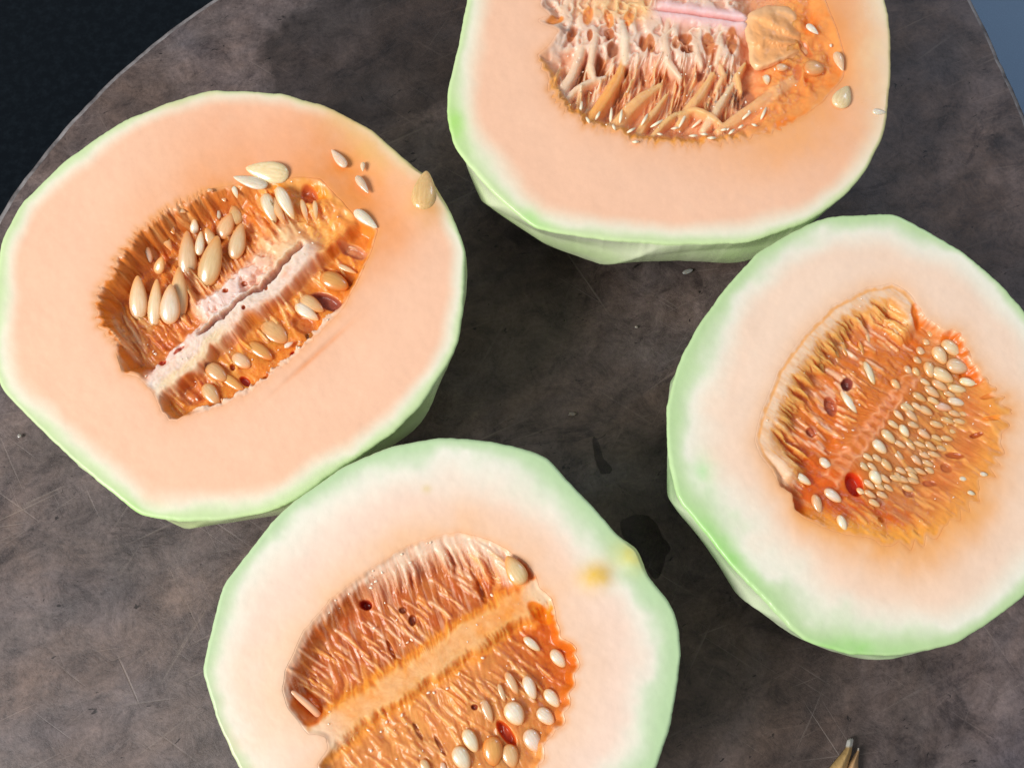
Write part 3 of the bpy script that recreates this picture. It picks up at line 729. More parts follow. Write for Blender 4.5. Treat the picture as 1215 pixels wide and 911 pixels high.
# ------------------------------------------------------------------ half with the orange strip (bottom)
z3 = Z(310, 610, 3.0275)
cav3 = z3((75, 630), (85, 560), (150, 420), (250, 300), (380, 200), (520, 112), (640, 72), (720, 62), (820, 90), (890, 128), (955, 175), (988, 215), (1000, 260), (1045, 300), (1062, 370), (1075, 430), (1135, 485), (1140, 545), (1112, 650), (1100, 705), (1075, 770), (1025, 805), (1010, 890), (960, 980), (860, 1060), (700, 1110), (520, 1110), (350, 1050), (240, 960), (195, 900), (240, 845), (232, 800), (200, 788), (168, 792), (135, 745), (92, 690))
uv3 = axis_uv(z3((225, 790)), z3((1010, 265)))
RID3 = fan(95, z3((225, 790)), z3((1010, 265)), (.03, .98), (18, 66), (16, 40), (-.5, -.1), (3, 8), [srgb(228, 176, 128), srgb(238, 200, 166), srgb(214, 144, 88), srgb(236, 166, 94)], (2.5, 7), -1) + fan(90, z3((225, 790)), z3((1010, 265)), (.0, .85), (14, 78), (18, 44), (.1, .45), (4, 10), [srgb(226, 166, 106), srgb(212, 146, 88), srgb(236, 186, 130), srgb(200, 124, 72)], (2.5, 6.5), 1)
def pulp3(X, Y, e):
    u, v, L = uv3(X, Y); t = u/L
    nz = fbm(X/15, Y/15, 61); nc = fbm(X/4.5, Y/4.5, 62); nb = fbm(X/34, Y/34, 63)
    nf = fbm((u+.28*v)/5.5+1.5*nb, v/46, 64); nff = fbm((u+.28*v)/2.2, v/30, 65)
    vv = v+6*nf+8*nb
    strip = np.exp(-(vv/17.5)**4)*1.0
    up = sstep(-8, -40, vv); lo = sstep(8, 24, vv)
    d = 30*up*sstep(0, 26, e) + lo*sstep(0, 12, e)*(15+12*sstep(.55, .95, t)+8*nb)
    d = d + (3.5*nf+.8*nff)*np.maximum(up, lo*.6)
    memb = np.clip(sstep(44, 12, e+12*nf+5*nff)*sstep(.36, .60, t)+sstep(13, 4, e+7*nf)*.6, 0, 1)*sstep(-14, -34, vv)
    d = d*(1-memb)+memb*(5+2.0*nf+.12*e)
    d = d*(1-strip)+strip*(3+2.5*nb)
    C = np.zeros(X.shape+(3,))+srgb(200, 128, 72)
    C = mixc(C, srgb(178, 92, 44), up*np.clip(.75+.8*nz, 0, 1))
    C = mixc(C, srgb(206, 140, 84), lo*.8)
    C = mixc(C, srgb(192, 94, 32), lo*sstep(.58, .92, t)*.9)
    C = mixc(C, srgb(236, 170, 98), sstep(.06, .42, nf)*np.maximum(up*sstep(-66, -30, v), lo*sstep(.8, .5, t))*.75)
    C = mixc(C, srgb(228, 190, 160), sstep(.10, .45, nff)*up*.45)
    C = mixc(C, srgb(242, 212, 186), memb*np.clip(.8+.6*nff, 0, 1))
    for r_ in RID3: d, C = ridge(d, C, X, Y, r_)
    C = mixc(C, srgb(236, 156, 66), sstep(34, 22, np.abs(vv))*.85)
    C = mixc(C, srgb(244, 190, 132), np.clip(strip*1.2, 0, 1)*np.clip(.75+.9*nz, 0, 1))
    C = mixc(C, srgb(226, 138, 58), sstep(7, 2, e)*(1-memb)*.4*sstep(8, 22, np.abs(vv)))
    C = mixc(C, srgb(250, 208, 172), np.clip(strip*1.2, 0, 1)*np.clip(sstep(.14, .0, t)+sstep(.88, 1.0, t), 0, 1))
    for (px, py, rx, ry, an, dp, cc) in [(368, 317, 22, 17, 15, 30, srgb(158, 48, 16)), (502, 336, 14, 12, 0, 10, srgb(150, 78, 48)), (538, 373, 14, 20, 0, 12, srgb(150, 70, 38)), (955, 190, 24, 46, -30, 10, srgb(206, 112, 58)), (790, 270, 12, 48, -20, 10, srgb(180, 96, 44)), (460, 480, 8, 40, -25, 8, srgb(170, 88, 40)), (765, 690, 12, 10, 0, 10, srgb(140, 60, 36)), (880, 785, 20, 52, -35, 20, srgb(190, 74, 20)), (160, 700, 50, 60, -40, 6, srgb(206, 110, 50)), (640, 830, 8, 40, -30, 6, srgb(160, 90, 46)), (560, 780, 8, 36, -30, 6, srgb(166, 96, 50)), (1000, 350, 50, 24, 40, 6, srgb(214, 126, 48))]:
        ox, oy = z3((px, py)); d, C = pit(d, C, X, Y, ox, oy, rx/3.0275, ry/3.0275, an, dp, cc)
    d = d+.7*nc
    C = C*(1+.05*nc+.07*nz)[..., None]
    return d, C
def teeth3(a, rc):
    return ang_in(a, -20, 70, 8)*(np.abs(np.sin(np.radians(a*22)))-.5)*5
out3 = [(327, 612), (356, 588), (410, 551), (463, 529), (521, 518), (580, 522), (618, 530), (648, 540), (672, 568), (706, 602), (730, 631), (741, 640), (752, 646), (761, 658), (768, 681), (796, 714), (805, 738), (808, 772), (805, 811), (796, 860), (779, 911), (745, 965), (690, 1020), (600, 1058), (500, 1065), (400, 1040), (330, 985), (283, 911), (259, 860), (249, 830), (239, 792), (249, 753), (264, 694), (308, 636)]
MELONS['c'] = dict(c=(515, 800), axis=(523, 790), z=.066, seed=37, outline=out3, cavity=cav3, teeth=teeth3, pulp=pulp3, facets=11,
    label='melon half at bottom with an orange strip dividing its two seed lobes',
    color=flesh_colour((515, 800), srgb(188, 216, 168), srgb(240, 239, 222), srgb(247, 218, 198), srgb(246, 190, 140),
        ab((0, 46), (40, 40), (90, 30), (170, 18), (210, 26), (250, 38), (300, 50), (330, 56)),
        ab((0, 60), (90, 60), (170, 50), (210, 60), (250, 60), (300, 80), (330, 60)),
        ab((0, 34), (180, 26), (300, 40), (330, 40)), ab((0, .35), (180, .5), (225, .55), (300, .7), (330, .6)),
        patches=[(708, 684, 20, 16, -20, srgb(236, 196, 104), .95), (748, 660, 22, 16, 30, srgb(206, 196, 104), .85), (506, 580, 5, 5, 0, srgb(226, 200, 130), .7), (320, 830, 60, 110, 10, srgb(250, 216, 184), .5)], sd=3, edge_a=ab((0, .6), (60, .5), (150, .25), (200, .22), (300, .3), (340, .6))),
    relief=lambda X, Y: 4*np.exp(-ell(X, Y, 710, 686, 18, 14, -20)**2)+5*np.exp(-ell(X, Y, 752, 660, 14, 14, 0)**2)-2.2*np.exp(-ell(X, Y, 430, 700, 120, 2.5, -36)**2)*0,
    wall=lambda a, t: np.zeros((len(a), 3))+srgb(180, 224, 150))
# ------------------------------------------------------------------ half with rows of embedded seeds (right)
z4 = Z(880, 320, 2.6806)
cav4 = z4((40, 540), (62, 450), (120, 310), (200, 200), (290, 112), (400, 55), (480, 42), (530, 66), (556, 105), (595, 160), (640, 185), (700, 196), (718, 250), (745, 300), (778, 348), (825, 395), (850, 460), (842, 530), (825, 600), (785, 665), (735, 740), (670, 810), (580, 870), (490, 885), (400, 850), (330, 842), (270, 822), (200, 792), (165, 762), (158, 712), (120, 692), (98, 640), (60, 592))
uv4 = axis_uv(z4((290, 665)), z4((575, 300)))
RID4 = fan(80, z4((290, 665)), z4((575, 300)), (-.25, 1.1), (14, 66), (16, 34), (-.2, .15), (4, 9), [srgb(244, 198, 144), srgb(238, 172, 104), srgb(246, 214, 186), srgb(224, 152, 92)], (2.5, 6.5), -1) + fan(80, z4((290, 665)), z4((575, 300)), (-.15, 1.1), (24, 110), (16, 40), (-.25, .1), (4, 10), [srgb(226, 160, 92), srgb(212, 146, 90), srgb(240, 178, 102)], (1.5, 4.5), 1)
def pulp4(X, Y, e):
    u, v, L = uv4(X, Y); t = u/L
    nz = fbm(X/14, Y/14, 81); nc = fbm(X/4.5, Y/4.5, 82); nb = fbm(X/34, Y/34, 83)
    nf = fbm((u-.1*v)/5.0+1.5*nb, v/44, 84); nff = fbm(u/2.2, v/26, 85)
    up = sstep(4, -14, v); lo = 1-up
    d = up*sstep(0, 6, e)*(25+8*nb) + lo*sstep(0, 14, e)*(17+6*nb)
    # gentle orange slope on the lower right
    x, y = (X-880)*2.6806, (Y-320)*2.6806
    lr = sstep(620, 860, .62*x+.78*y)*lo
    d = d*(1-lr)+lr*sstep(0, 60, e)*26
    d = d+4*nf*up+2.5*nz+1.2*nff*lo
    # flap of pale skin between the outer groove and the hollow
    fl_side = sstep(-26, -44, v)*sstep(-.30, -.12, t)
    gro = np.exp(-((e-3.6)/2.6)**2)*fl_side
    fl = sstep(-1, 1, e)*sstep(46, 26, e+18*nf+7*nff)*fl_side
    flw = sstep(4.5, 7, e)*sstep(24, 15, e+9*nf+8*nff)*fl_side
    d = d*(1-fl)+fl*(.4+.55*np.maximum(e-16, 0)*(1+nf)+1.2*nf)
    d = d*(1-gro)+gro*1.2
    C = np.zeros(X.shape+(3,))+srgb(198, 118, 58)
    C = mixc(C, srgb(204, 104, 40), np.clip(.5+1.2*nb, 0, 1)*.7)
    C = mixc(C, srgb(206, 92, 28), sstep(.28, -.05, t)*.75)
    C = mixc(C, srgb(216, 160, 116), sstep(.05, .4, nf)*.45)
    C = mixc(C, srgb(232, 158, 72), lr*sstep(30, 12, e)*.95)
    C = mixc(C, srgb(190, 126, 78), lo*sstep(6, 30, v)*sstep(.0, .3, t)*.5)
    C = mixc(C, srgb(240, 176, 104), fl*.92)
    C = mixc(C, srgb(246, 212, 182), flw*np.clip(.8+.7*nff, 0, 1))
    C = mixc(C, srgb(250, 210, 178), sstep(3, 0, e)*fl_side)
    C = mixc(C, srgb(242, 176, 116), gro*.75)
    for r_ in RID4: d, C = ridge(d, C, X, Y, r_)
    # ladder of cells along the core
    for off in (-9.0, 8.0):
        q = v-off*(1-.35*t)-1.6*np.sin(u*.55+off+3*nb)-6*nz
        w = np.exp(-(q/3.2)**2)*sstep(-.06, .05, t)*(1-sstep(.88, 1.0, t))*np.clip(.7+1.2*nz, .2, 1)
        d = d-2.6*w; C = mixc(C, srgb(226, 162, 124), w*.75)
    w = np.exp(-(v/7)**2)*sstep(.1, .14, t)*(1-sstep(.8, .9, t))*sstep(.2, .8, .5+.5*np.cos(u*.52))
    w = w*np.clip(.7+1.4*nb, .2, 1); d = d+3*w; C = mixc(C, srgb(164, 86, 46), w*.7)
    w = np.exp(-(v/7)**2)*sstep(.1, .14, t)*(1-sstep(.8, .9, t))*sstep(.8, .2, .5+.5*np.cos(u*.52))
    C = mixc(C, srgb(220, 150, 110), w*.5)
    for (px, py, rx, ry, an, dp, cc, rg) in [(370, 673, 38, 25, 62, 30, srgb(196, 62, 10), None), (346, 352, 17, 20, 10, 22, srgb(140, 72, 62), srgb(222, 168, 128)), (232, 505, 17, 14, 20, 8, srgb(176, 92, 60), srgb(206, 140, 100)), (295, 420, 18, 30, -20, 10, srgb(170, 90, 62), None), (690, 582, 26, 10, 15, 7, srgb(174, 92, 48), None), (755, 520, 18, 8, -10, 7, srgb(170, 84, 38), None), (662, 622, 18, 12, 40, 6, srgb(180, 104, 60), None), (612, 670, 20, 10, 10, 6, srgb(180, 100, 60), None), (690, 225, 50, 34, 40, 8, srgb(208, 108, 44), None), (735, 320, 34, 44, -20, 8, srgb(208, 106, 42), None), (565, 140, 22, 36, -20, 8, srgb(214, 118, 52), None), (450, 790, 12, 10, 20, 6, srgb(200, 110, 44), None), (790, 400, 24, 8, -10, 5, srgb(196, 116, 56), None), (800, 470, 30, 8, -5, 5, srgb(220, 136, 60), None), (545, 700, 20, 12, 30, 5, srgb(180, 110, 74), None)]:
        ox, oy = z4((px, py)); d, C = pit(d, C, X, Y, ox, oy, rx/2.6806, ry/2.6806, an, dp, cc, rg)
    d = d+.6*nc
    C = C*(1+.05*nc+.07*nz)[..., None]
    return d, C
def teeth4(a, rc):
    w = ang_in(a, -14, 92, 6)
    tri = 2*np.abs(((a+2.5*np.sin(a*.25))/8.2) % 1 - .5)
    return w*(tri-.55)*13*(1+.3*np.sin(a*.9)) + ang_in(a, 280, 346, 5)*3*fbm(a/2.0, a*0, 71)
out4 = [(979, 257), (1021, 254), (1061, 252), (1100, 273), (1142, 297), (1190, 337), (1215, 367), (1258, 430), (1290, 510), (1288, 590), (1262, 660), (1215, 708), (1165, 745), (1135, 763), (1100, 771), (1060, 778), (1010, 776), (957, 762), (937, 744), (901, 706), (866, 669), (838, 632), (803, 590), (793, 548), (791, 481), (804, 433), (828, 385), (864, 337), (901, 297), (943, 273)]
MELONS['d'] = dict(c=(1052, 490), axis=(1042, 515), z=.063, seed=53, outline=out4, cavity=cav4, teeth=teeth4, pulp=pulp4, facets=10,
    label='melon half at right with rows of embedded pale seeds and a red hole',
    color=flesh_colour((1052, 490), srgb(188, 216, 160), srgb(240, 239, 221), srgb(248, 217, 192), srgb(244, 170, 92),
        ab((0, 18), (60, 22), (90, 40), (120, 60), (150, 52), (180, 44), (220, 40), (260, 26), (300, 14)),
        ab((0, 60), (60, 60), (90, 70), (120, 90), (150, 90), (180, 60), (220, 50), (300, 40)),
        ab((0, 22), (70, 38), (100, 34), (130, 22), (180, 14), (300, 14)), ab((0, .5), (60, .85), (100, .9), (140, .6), (180, .2), (240, .2), (300, .3)),
        patches=[(850, 645, 70, 14, 48, srgb(152, 218, 112), .6), (1000, 770, 60, 14, 0, srgb(150, 214, 112), .6), (835, 560, 14, 20, 0, srgb(168, 226, 150), .5)], sd=4, edge_a=ab((0, .6), (90, .8), (130, .6), (170, .1), (290, .1), (320, .5))),
    relief=lambda X, Y: -1.5*np.exp(-ell(X, Y, 1110, 640, 40, 20, -30)**2),
    wall=lambda a, t: np.zeros((len(a), 3))+srgb(176, 222, 150))

MA, MB_, MC, MD = (build_melon(MELONS[k]) for k in 'abcd')

# ------------------------------------------------------------------ seeds and strands: left half
def S1(x, y, ang, L, Wd, tone, **k):
    px, py = z1((x, y)); k['up'] = k.get('up', 0)*.66; return place_seed(MA, px, py, ang, L*.96/2.679, Wd*.86/2.679, tone, **k)
for a in [(328, 355, -85, 145, 62, 'olive', dict(up=20, pitch=20)), (368, 318, -80, 75, 32, 'white', dict(up=22, pitch=15)), (404, 375, -68, 165, 78, 'olive', dict(up=24, pitch=20)),
          (350, 264, -80, 48, 30, 'white', dict(up=18, pitch=30)), (400, 300, -110, 60, 36, 'pale', dict(up=18, pitch=30)), (488, 312, -72, 115, 58, 'olive', dict(up=20, pitch=15)),
          (452, 262, -60, 90, 60, 'tan', dict(up=10, pitch=15)), (480, 228, -100, 62, 46, 'tan', dict(up=12, pitch=15)), (418, 213, -112, 56, 24, 'white', dict(up=14, pitch=20)),
          (172, 492, -86, 138, 62, 'cream', dict(up=24, pitch=18)), (226, 508, -80, 150, 50, 'cream', dict(up=20, pitch=18)), (273, 512, -82, 125, 68, 'white', dict(up=28, pitch=18)), (300, 478, -84, 165, 62, 'olive', dict(up=16, pitch=16)),
          (200, 358, -70, 56, 42, 'pink', dict(up=16, pitch=35)), (240, 388, -60, 60, 40, 'tan', dict(up=12, pitch=30)), (255, 300, 60, 110, 34, 'tan', dict(up=6, pitch=10)), (270, 260, 60, 70, 30, 'sac', dict(up=8)),
          (365, 215, 30, 34, 26, 'pink', dict(up=12)), (590, 207, 70, 96, 46, 'white', dict(up=16, pitch=-12)), (640, 190, 62, 110, 42, 'white', dict(up=16, pitch=-12)), (618, 215, 66, 100, 30, 'tan', dict(up=10)), (700, 215, 75, 80, 20, 'pale', dict(up=10)), (735, 215, 85, 70, 18, 'pale', dict(up=9)),
          (440, 170, 60, 40, 22, 'pale', dict(up=10)), (480, 155, 70, 44, 18, 'white', dict(up=14)), (310, 215, 20, 30, 18, 'pale', dict(up=10)), (410, 180, -25, 34, 14, 'cream', dict(up=16)), (400, 150, 0, 22, 16, 'pale', dict(up=10)),
          (795, 440, 25, 100, 68, 'sac', dict(up=14, oval=True, th=.6)), (708, 537, 35, 92, 44, 'white', dict(up=14)), (724, 512, 32, 90, 50, 'tan', dict(up=8)), (500, 692, 35, 70, 50, (.86, .58, .36), dict(up=6, oval=True, th=.5)), (405, 800, 55, 86, 50, 'tan', dict(up=12)),
          (420, 728, 40, 86, 54, (.84, .52, .26), dict(up=4, oval=True, th=.5)), (605, 600, 40, 104, 70, (.84, .50, .22), dict(up=1, oval=True, th=.35)), (560, 660, 35, 96, 46, 'sac', dict(up=2, oval=True)), (850, 322, 20, 90, 34, (.80, .52, .34), dict(up=2, oval=True)), (470, 760, 35, 96, 36, 'sac', dict(up=2, oval=True)), (650, 640, -30, 34, 20, 'white', dict(up=14)), (835, 400, 25, 70, 20, 'pale', dict(up=10))]:
    S1(*a[:6], **a[6])
st = Strands()
cxa, cya = MA.edge_xy
st.build(MA, 'pulp_strands', FIBRE_M)
dr = []
for i in range(60):
    k = random.randint(0, NA-1); f = random.uniform(.5, .97); x = MA.c[0]+math.cos(MA.th[k])*MA.rc[k]*f; y = MA.c[1]+math.sin(MA.th[k])*MA.rc[k]*f
    dr.append((x, y, random.uniform(.7, 1.8), MA.depth_at(x, y)-1))
droplets(MA, dr)

# loose seeds lying on top: things of their own
def loose(M, x, y, ang, L, Wd, tone, label, **k):
    o = place_seed(M, x, y, ang, L, Wd, tone, name='melon_seed', parent=False, on_face=True, **k)
    return tag(o, label, 'seed', 'loose melon seeds')
GL = 'loose melon seeds'
loose(MA, 503.5, 226, 96+180, 47, 25, (.82, .53, .23), 'plump tan loose seed at the right edge of the left melon half', th=.5)
loose(MA, 317, 204, 190, 52, 25, 'cream', 'large cream loose seed above the cavity of the left melon half', th=.42, roll=-14)
loose(MA, 297, 215.5, 196, 42, 17, 'white', 'glossy white loose seed tucked under the large cream one', th=.5, roll=20)
loose(MA, 434, 260, 38, 34, 12, 'white', 'slim white loose seed right of the left melon cavity', th=.6)
loose(MA, 430, 219, 55, 25, 8.5, (.85, .66, .5), 'small thin pinkish seed sliver above the slim white one', th=.6)
loose(MA, 402, 188, 230, 27, 10, (.86, .62, .48), 'pinkish torn seed fragment nearest the top of the left half', th=.6)
loose(MA, 430.5, 198, 90, 11, 5, (.88, .70, .5), 'tiny seed chip between the two pinkish fragments', th=.7)
loose(MB_, 1000, 115, -65, 28, 18, 'cream', 'cream loose seed with a thin tail on the top melon half', th=.5)
loose(MB_, 996, 73, 70, 24, 10, (.86, .6, .36), 'small orange tan seed scrap above the tailed seed', th=.6)
loose(MB_, 1043, 133, 5, 16, 8, (.88, .78, .62), 'pale seed chip at the right rim of the top half', th=.6)
loose(MB_, 964, 35, 40, 18, 8, (.90, .82, .70), 'curled white seed skin above the orange flap', th=.6)

# ------------------------------------------------------------------ strands and flap: top half
st = Strands()
def A2(pts, w0, w1, c, **k):
    if k.get('wm'): k['wm'] /= 2.7614
    st.add(MB_, [(*z2((p[0], p[1])), p[2]) for p in pts], w0/2.7614, w1/2.7614, c, **k)
for (x, y, a, l) in [(290, 378, 95, 50), (322, 382, 100, 46), (246, 380, -60, 34), (400, 392, 120, 46), (440, 405, 150, 50), (525, 395, 118, 56), (500, 420, 170, 30), (575, 402, 140, 56), (660, 425, -10, 28), (685, 432, -40, 28), (560, 445, 0, 30), (595, 440, 5, 26), (790, 372, 115, 46), (735, 378, 140, 50), (192, 350, 100, 36), (355, 428, 150, 34), (620, 452, 0, 30), (715, 415, -30, 22), (370, 465, 0, 22), (450, 440, 10, 20), (215, 395, 60, 26), (760, 410, 20, 20), (300, 418, 60, 22)]:
    c_, s_ = math.cos(math.radians(a)), math.sin(math.radians(a)); d0 = MB_.depth_at(*z2((x, y)))-1
    A2([(x-c_*l/2, y-s_*l/2, d0), (x, y, d0-5), (x+c_*l/2, y+s_*l/2, d0)], 5, 5, srgb(250, 236, 205), wm=11, n=8)  # near-white strands stand in for glints at the fibre ends
st.build(MB_, 'pulp_strands', FIBRE_M)
# tail of the cream seed, part of it lies on the flesh
# folded flap of flesh at the right end of the cavity
fp = np.array(z2((722, 70), (745, 40), (800, 18), (865, 22), (915, 42), (950, 80), (965, 120), (968, 160), (950, 190), (900, 200), (850, 205), (795, 228), (765, 236), (742, 205), (740, 160), (730, 120)))
fc, fth, fr = closed_polar(fp, 120, np.array(z2((830, 125))), 2)
fr = fr+.8*fbm(np.cos(fth)*9, np.sin(fth)*9, 90)
rows, cols = [], []
def flap_h(X, Y):
    x, y = (X-620)*2.7614, Y*2.7614
    ph = np.arctan2(y-150, x-960)                       # folds fan out from the hinge at the right
    return 4.0+2.0*np.sin(ph*15+2.2*fbm(X/14, Y/14, 93))*sstep(935, 870, x)+3*fbm(X/18, Y/18, 91)-4*np.exp(-ell(x, y, 790, 120, 80, 90)**2)+9*sstep(860, 950, x)
for f_ in np.linspace(0.001, 1, 40):
    X, Y = fc[0]+np.cos(fth)*fr*f_, fc[1]+np.sin(fth)*fr*f_
    dd = flap_h(X, Y)+6*max(0, (f_-.80)/.20)**2
    w = P(X, Y, MB_.zf-dd*PXM); rows.append(w)
    x, y = (X-620)*2.7614, Y*2.7614
    C = np.zeros((120, 3))+srgb(248, 178, 114); C = mixc(C, srgb(240, 150, 78), sstep(870, 950, x)); C = mixc(C, srgb(234, 162, 100), np.clip(np.exp(-ell(x, y, 850, 135, 60, 34)**2)*.8, 0, 1)); C = mixc(C, srgb(248, 206, 160), sstep(.6, 1, np.full(120, f_))*.6)
    C = C*(1+.10*fbm(X/8, Y/8, 95))[:, None]; cols.append(C)
for dd, ins in ((12, .97), (18, .9), (22, .6), (22, .001)):
    X, Y = fc[0]+np.cos(fth)*fr*ins, fc[1]+np.sin(fth)*fr*ins
    rows.append(P(X, Y, MB_.zf-dd*PXM)); cols.append(cols[-1])
fo = link('flesh_flap', mesh_from('flesh_flap', np.concatenate(rows)-MB_.base, ring_faces(len(rows), 120), np.clip(np.concatenate(cols), 0, .95)), FLESH, MB_.root)
fo['label'] = 'folded orange flap of flesh'
for (x, y, a, L, Wd, tone, k) in [(955, 225, 10, 70, 60, (.86, .48, .22), dict(up=3, oval=True)), (800, 262, 80, 34, 22, 'white', dict(up=10)), (850, 222, 0, 40, 30, 'pale', dict(up=8, oval=True))]:
    px, py = z2((x, y)); place_seed(MB_, px, py, a, L/2.7614, Wd/2.7614, tone, **k)
dr = []
for i in range(70):
    x = random.uniform(120, 900); y = random.uniform(180, 440); px, py = z2((x, y)); d0 = MB_.depth_at(px, py)
    if d0 > 3: dr.append((px, py, random.uniform(.7, 1.7), d0-random.uniform(1, 10)))
for (x, y) in [(945, 235), (980, 238), (1010, 150), (950, 95), (940, 238)]: px, py = z2((x, y)); dr.append((px, py, 2.2, MB_.depth_at(px, py)-2))
droplets(MB_, dr)

# ------------------------------------------------------------------ seeds and strands: bottom half
for (x, y, a, L, Wd, tone, k) in [(912, 200, -120, 118, 68, (.86, .64, .36), dict(up=12)), (972, 465, 40, 76, 32, 'white', dict(up=4)), (1067, 517, 52, 78, 46, 'white', dict(up=5)), (900, 605, 62, 90, 34, 'pale', dict(up=4)), (965, 622, 68, 92, 46, 'white', dict(up=5)), (864, 640, 70, 70, 22, 'pale', dict(up=3)), (1045, 660, 50, 80, 46, 'white', dict(up=5)), (910, 715, 58, 92, 72, 'white', dict(up=9)), (1022, 725, 42, 80, 52, 'white', dict(up=5)), (812, 705, 68, 90, 36, 'pale', dict(up=5)), (975, 812, 62, 90, 64, 'white', dict(up=7)), (752, 812, 62, 92, 52, 'white', dict(up=9)), (720, 876, 62, 95, 64, 'white', dict(up=9)), (832, 850, 85, 110, 78, 'sac', dict(up=6, th=.6)), (895, 868, 75, 90, 64, 'tan', dict(up=5)), (590, 905, 60, 60, 34, 'pale', dict(up=5)), (655, 910, 70, 46, 24, 'pink', dict(up=5)), (640, 1000, 50, 80, 46, 'white', dict(up=5)), (800, 1000, 60, 80, 50, 'white', dict(up=5)), (900, 960, 60, 80, 50, 'white', dict(up=5))]:
    px, py = z3((x, y)); k['up'] *= .45 if x != 912 else 1; place_seed(MC, px, py, a, L/3.0275, Wd/3.0275, tone, oval=(x != 912), **k)
st = Strands()
def A3(pts, w0, w1, c, **k):
    if k.get('wm'): k['wm'] /= 3.0275
    st.add(MC, [(*z3((p[0], p[1])), p[2]) for p in pts], w0/3.0275, w1/3.0275, c, **k)
A3([(108, 634, 6), (140, 660, 8), (180, 695, 10), (212, 728, 14)], 14, 20, srgb(232, 176, 134), wm=22, n=12)
st.build(MC, 'pulp_strands', FIBRE_M)
dr = []
cxc, cyc = MC.edge_xy
for i in range(60):    # beads along the upper wall
    k = random.randint(0, NA-1); a = math.degrees(MC.th[k])
    if not (175 < a < 270): continue
    f = random.uniform(.86, .97); x = MC.c[0]+math.cos(MC.th[k])*MC.rc[k]*f; y = MC.c[1]+math.sin(MC.th[k])*MC.rc[k]*f
    dr.append((x, y, random.uniform(1.0, 2.2), MC.depth_at(x, y)-1.2))
for (x, y) in [(430, 780), (395, 848), (450, 745), (505, 720), (795, 515), (710, 572), (668, 625), (620, 640), (405, 408), (828, 290), (385, 775), (540, 450), (600, 640), (525, 460)]: px, py = z3((x, y)); dr.append((px, py, 1.7, MC.depth_at(px, py)-1.4))
for i in range(50):
    k = random.randint(0, NA-1); f = random.uniform(.3, .95); x = MC.c[0]+math.cos(MC.th[k])*MC.rc[k]*f; y = MC.c[1]+math.sin(MC.th[k])*MC.rc[k]*f
    dr.append((x, y, random.uniform(.6, 1.3), MC.depth_at(x, y)-1))
droplets(MC, dr)

# ------------------------------------------------------------------ seeds and strands: right half
for (x, y, a, L, Wd, tone) in [(667, 250, 38, 76, 48, 'cream'), (630, 272, 58, 66, 44, 'cream'), (686, 308, 15, 74, 54, 'cream'), (597, 318, 72, 54, 34, 'pale'), (638, 336, 30, 82, 46, 'cream'), (720, 358, 15, 58, 30, 'white'), (686, 379, 12, 62, 30, 'cream'), (630, 368, 32, 60, 30, 'pale'), (605, 388, 36, 60, 30, 'pale'), (683, 420, 15, 60, 30, 'white'), (640, 436, 15, 60, 30, 'pink'), (585, 448, 32, 54, 28, 'pale'), (540, 463, 45, 56, 26, 'pale'), (517, 512, 55, 48, 28, 'white'), (467, 530, 45, 62, 32, 'cream'), (580, 522, 36, 50, 26, 'pale'), (438, 562, 45, 62, 36, 'white'), (536, 555, 50, 48, 24, 'pale'), (500, 592, 50, 46, 24, 'pale'), (556, 605, 46, 46, 24, 'pale'), (460, 620, 46, 54, 28, 'tan'), (426, 660, 56, 56, 38, 'white'), (571, 262, 52, 42, 26, 'pale'), (590, 235, 52, 40, 24, 'tan'), (602, 207, 52, 34, 20, 'tan'), (560, 290, 42, 38, 22, 'tan'), (530, 320, 50, 38, 24, 'pale'), (490, 365, 52, 42, 26, 'tan'), (555, 325, 60, 34, 22, 'tan'), (565, 405, 32, 52, 26, 'tan'), (520, 440, 40, 44, 22, 'tan'), (655, 480, 20, 50, 24, 'tan'), (620, 492, 20, 50, 24, 'tan'), (600, 560, 40, 44, 22, 'tan'), (545, 655, 40, 44, 22, 'tan'), (600, 640, 30, 44, 22, 'tan'), (500, 660, 50, 44, 22, 'tan'),
                               (406, 328, 66, 80, 26, 'white'), (341, 420, 57, 92, 28, 'white'), (268, 618, 46, 56, 30, 'white'), (195, 665, 36, 62, 28, 'white'), (290, 718, 36, 66, 36, 'white'), (240, 745, 72, 66, 32, 'pale'), (320, 805, 66, 56, 30, 'white'), (490, 195, 70, 60, 12, 'pale'), (325, 250, 70, 56, 18, 'sac'), (300, 270, 72, 60, 18, 'sac'), (400, 210, 76, 56, 14, 'pale'), (380, 250, 72, 50, 14, 'sac'), (250, 300, 70, 60, 20, 'sac')]:
    px, py = z4((x, y)); place_seed(MD, px, py, a, L/2.6806, Wd/2.6806, tone, oval=True, up=Wd/2.6806*.04, th=.7)
ex = [(667, 250), (630, 272), (686, 308), (638, 336), (720, 358), (686, 379), (630, 368), (605, 388), (683, 420), (640, 436), (585, 448), (540, 463), (517, 512), (467, 530), (580, 522), (438, 562), (536, 555), (500, 592), (556, 605), (460, 620), (426, 660), (370, 673), (565, 405), (655, 480), (620, 492)]
A4, B4 = np.array(z4((290, 665))), np.array(z4((575, 300))); e4 = (B4-A4)/np.hypot(*(B4-A4)); f4 = np.array([-e4[1], e4[0]])
exq = [z4(q) for q in ex]
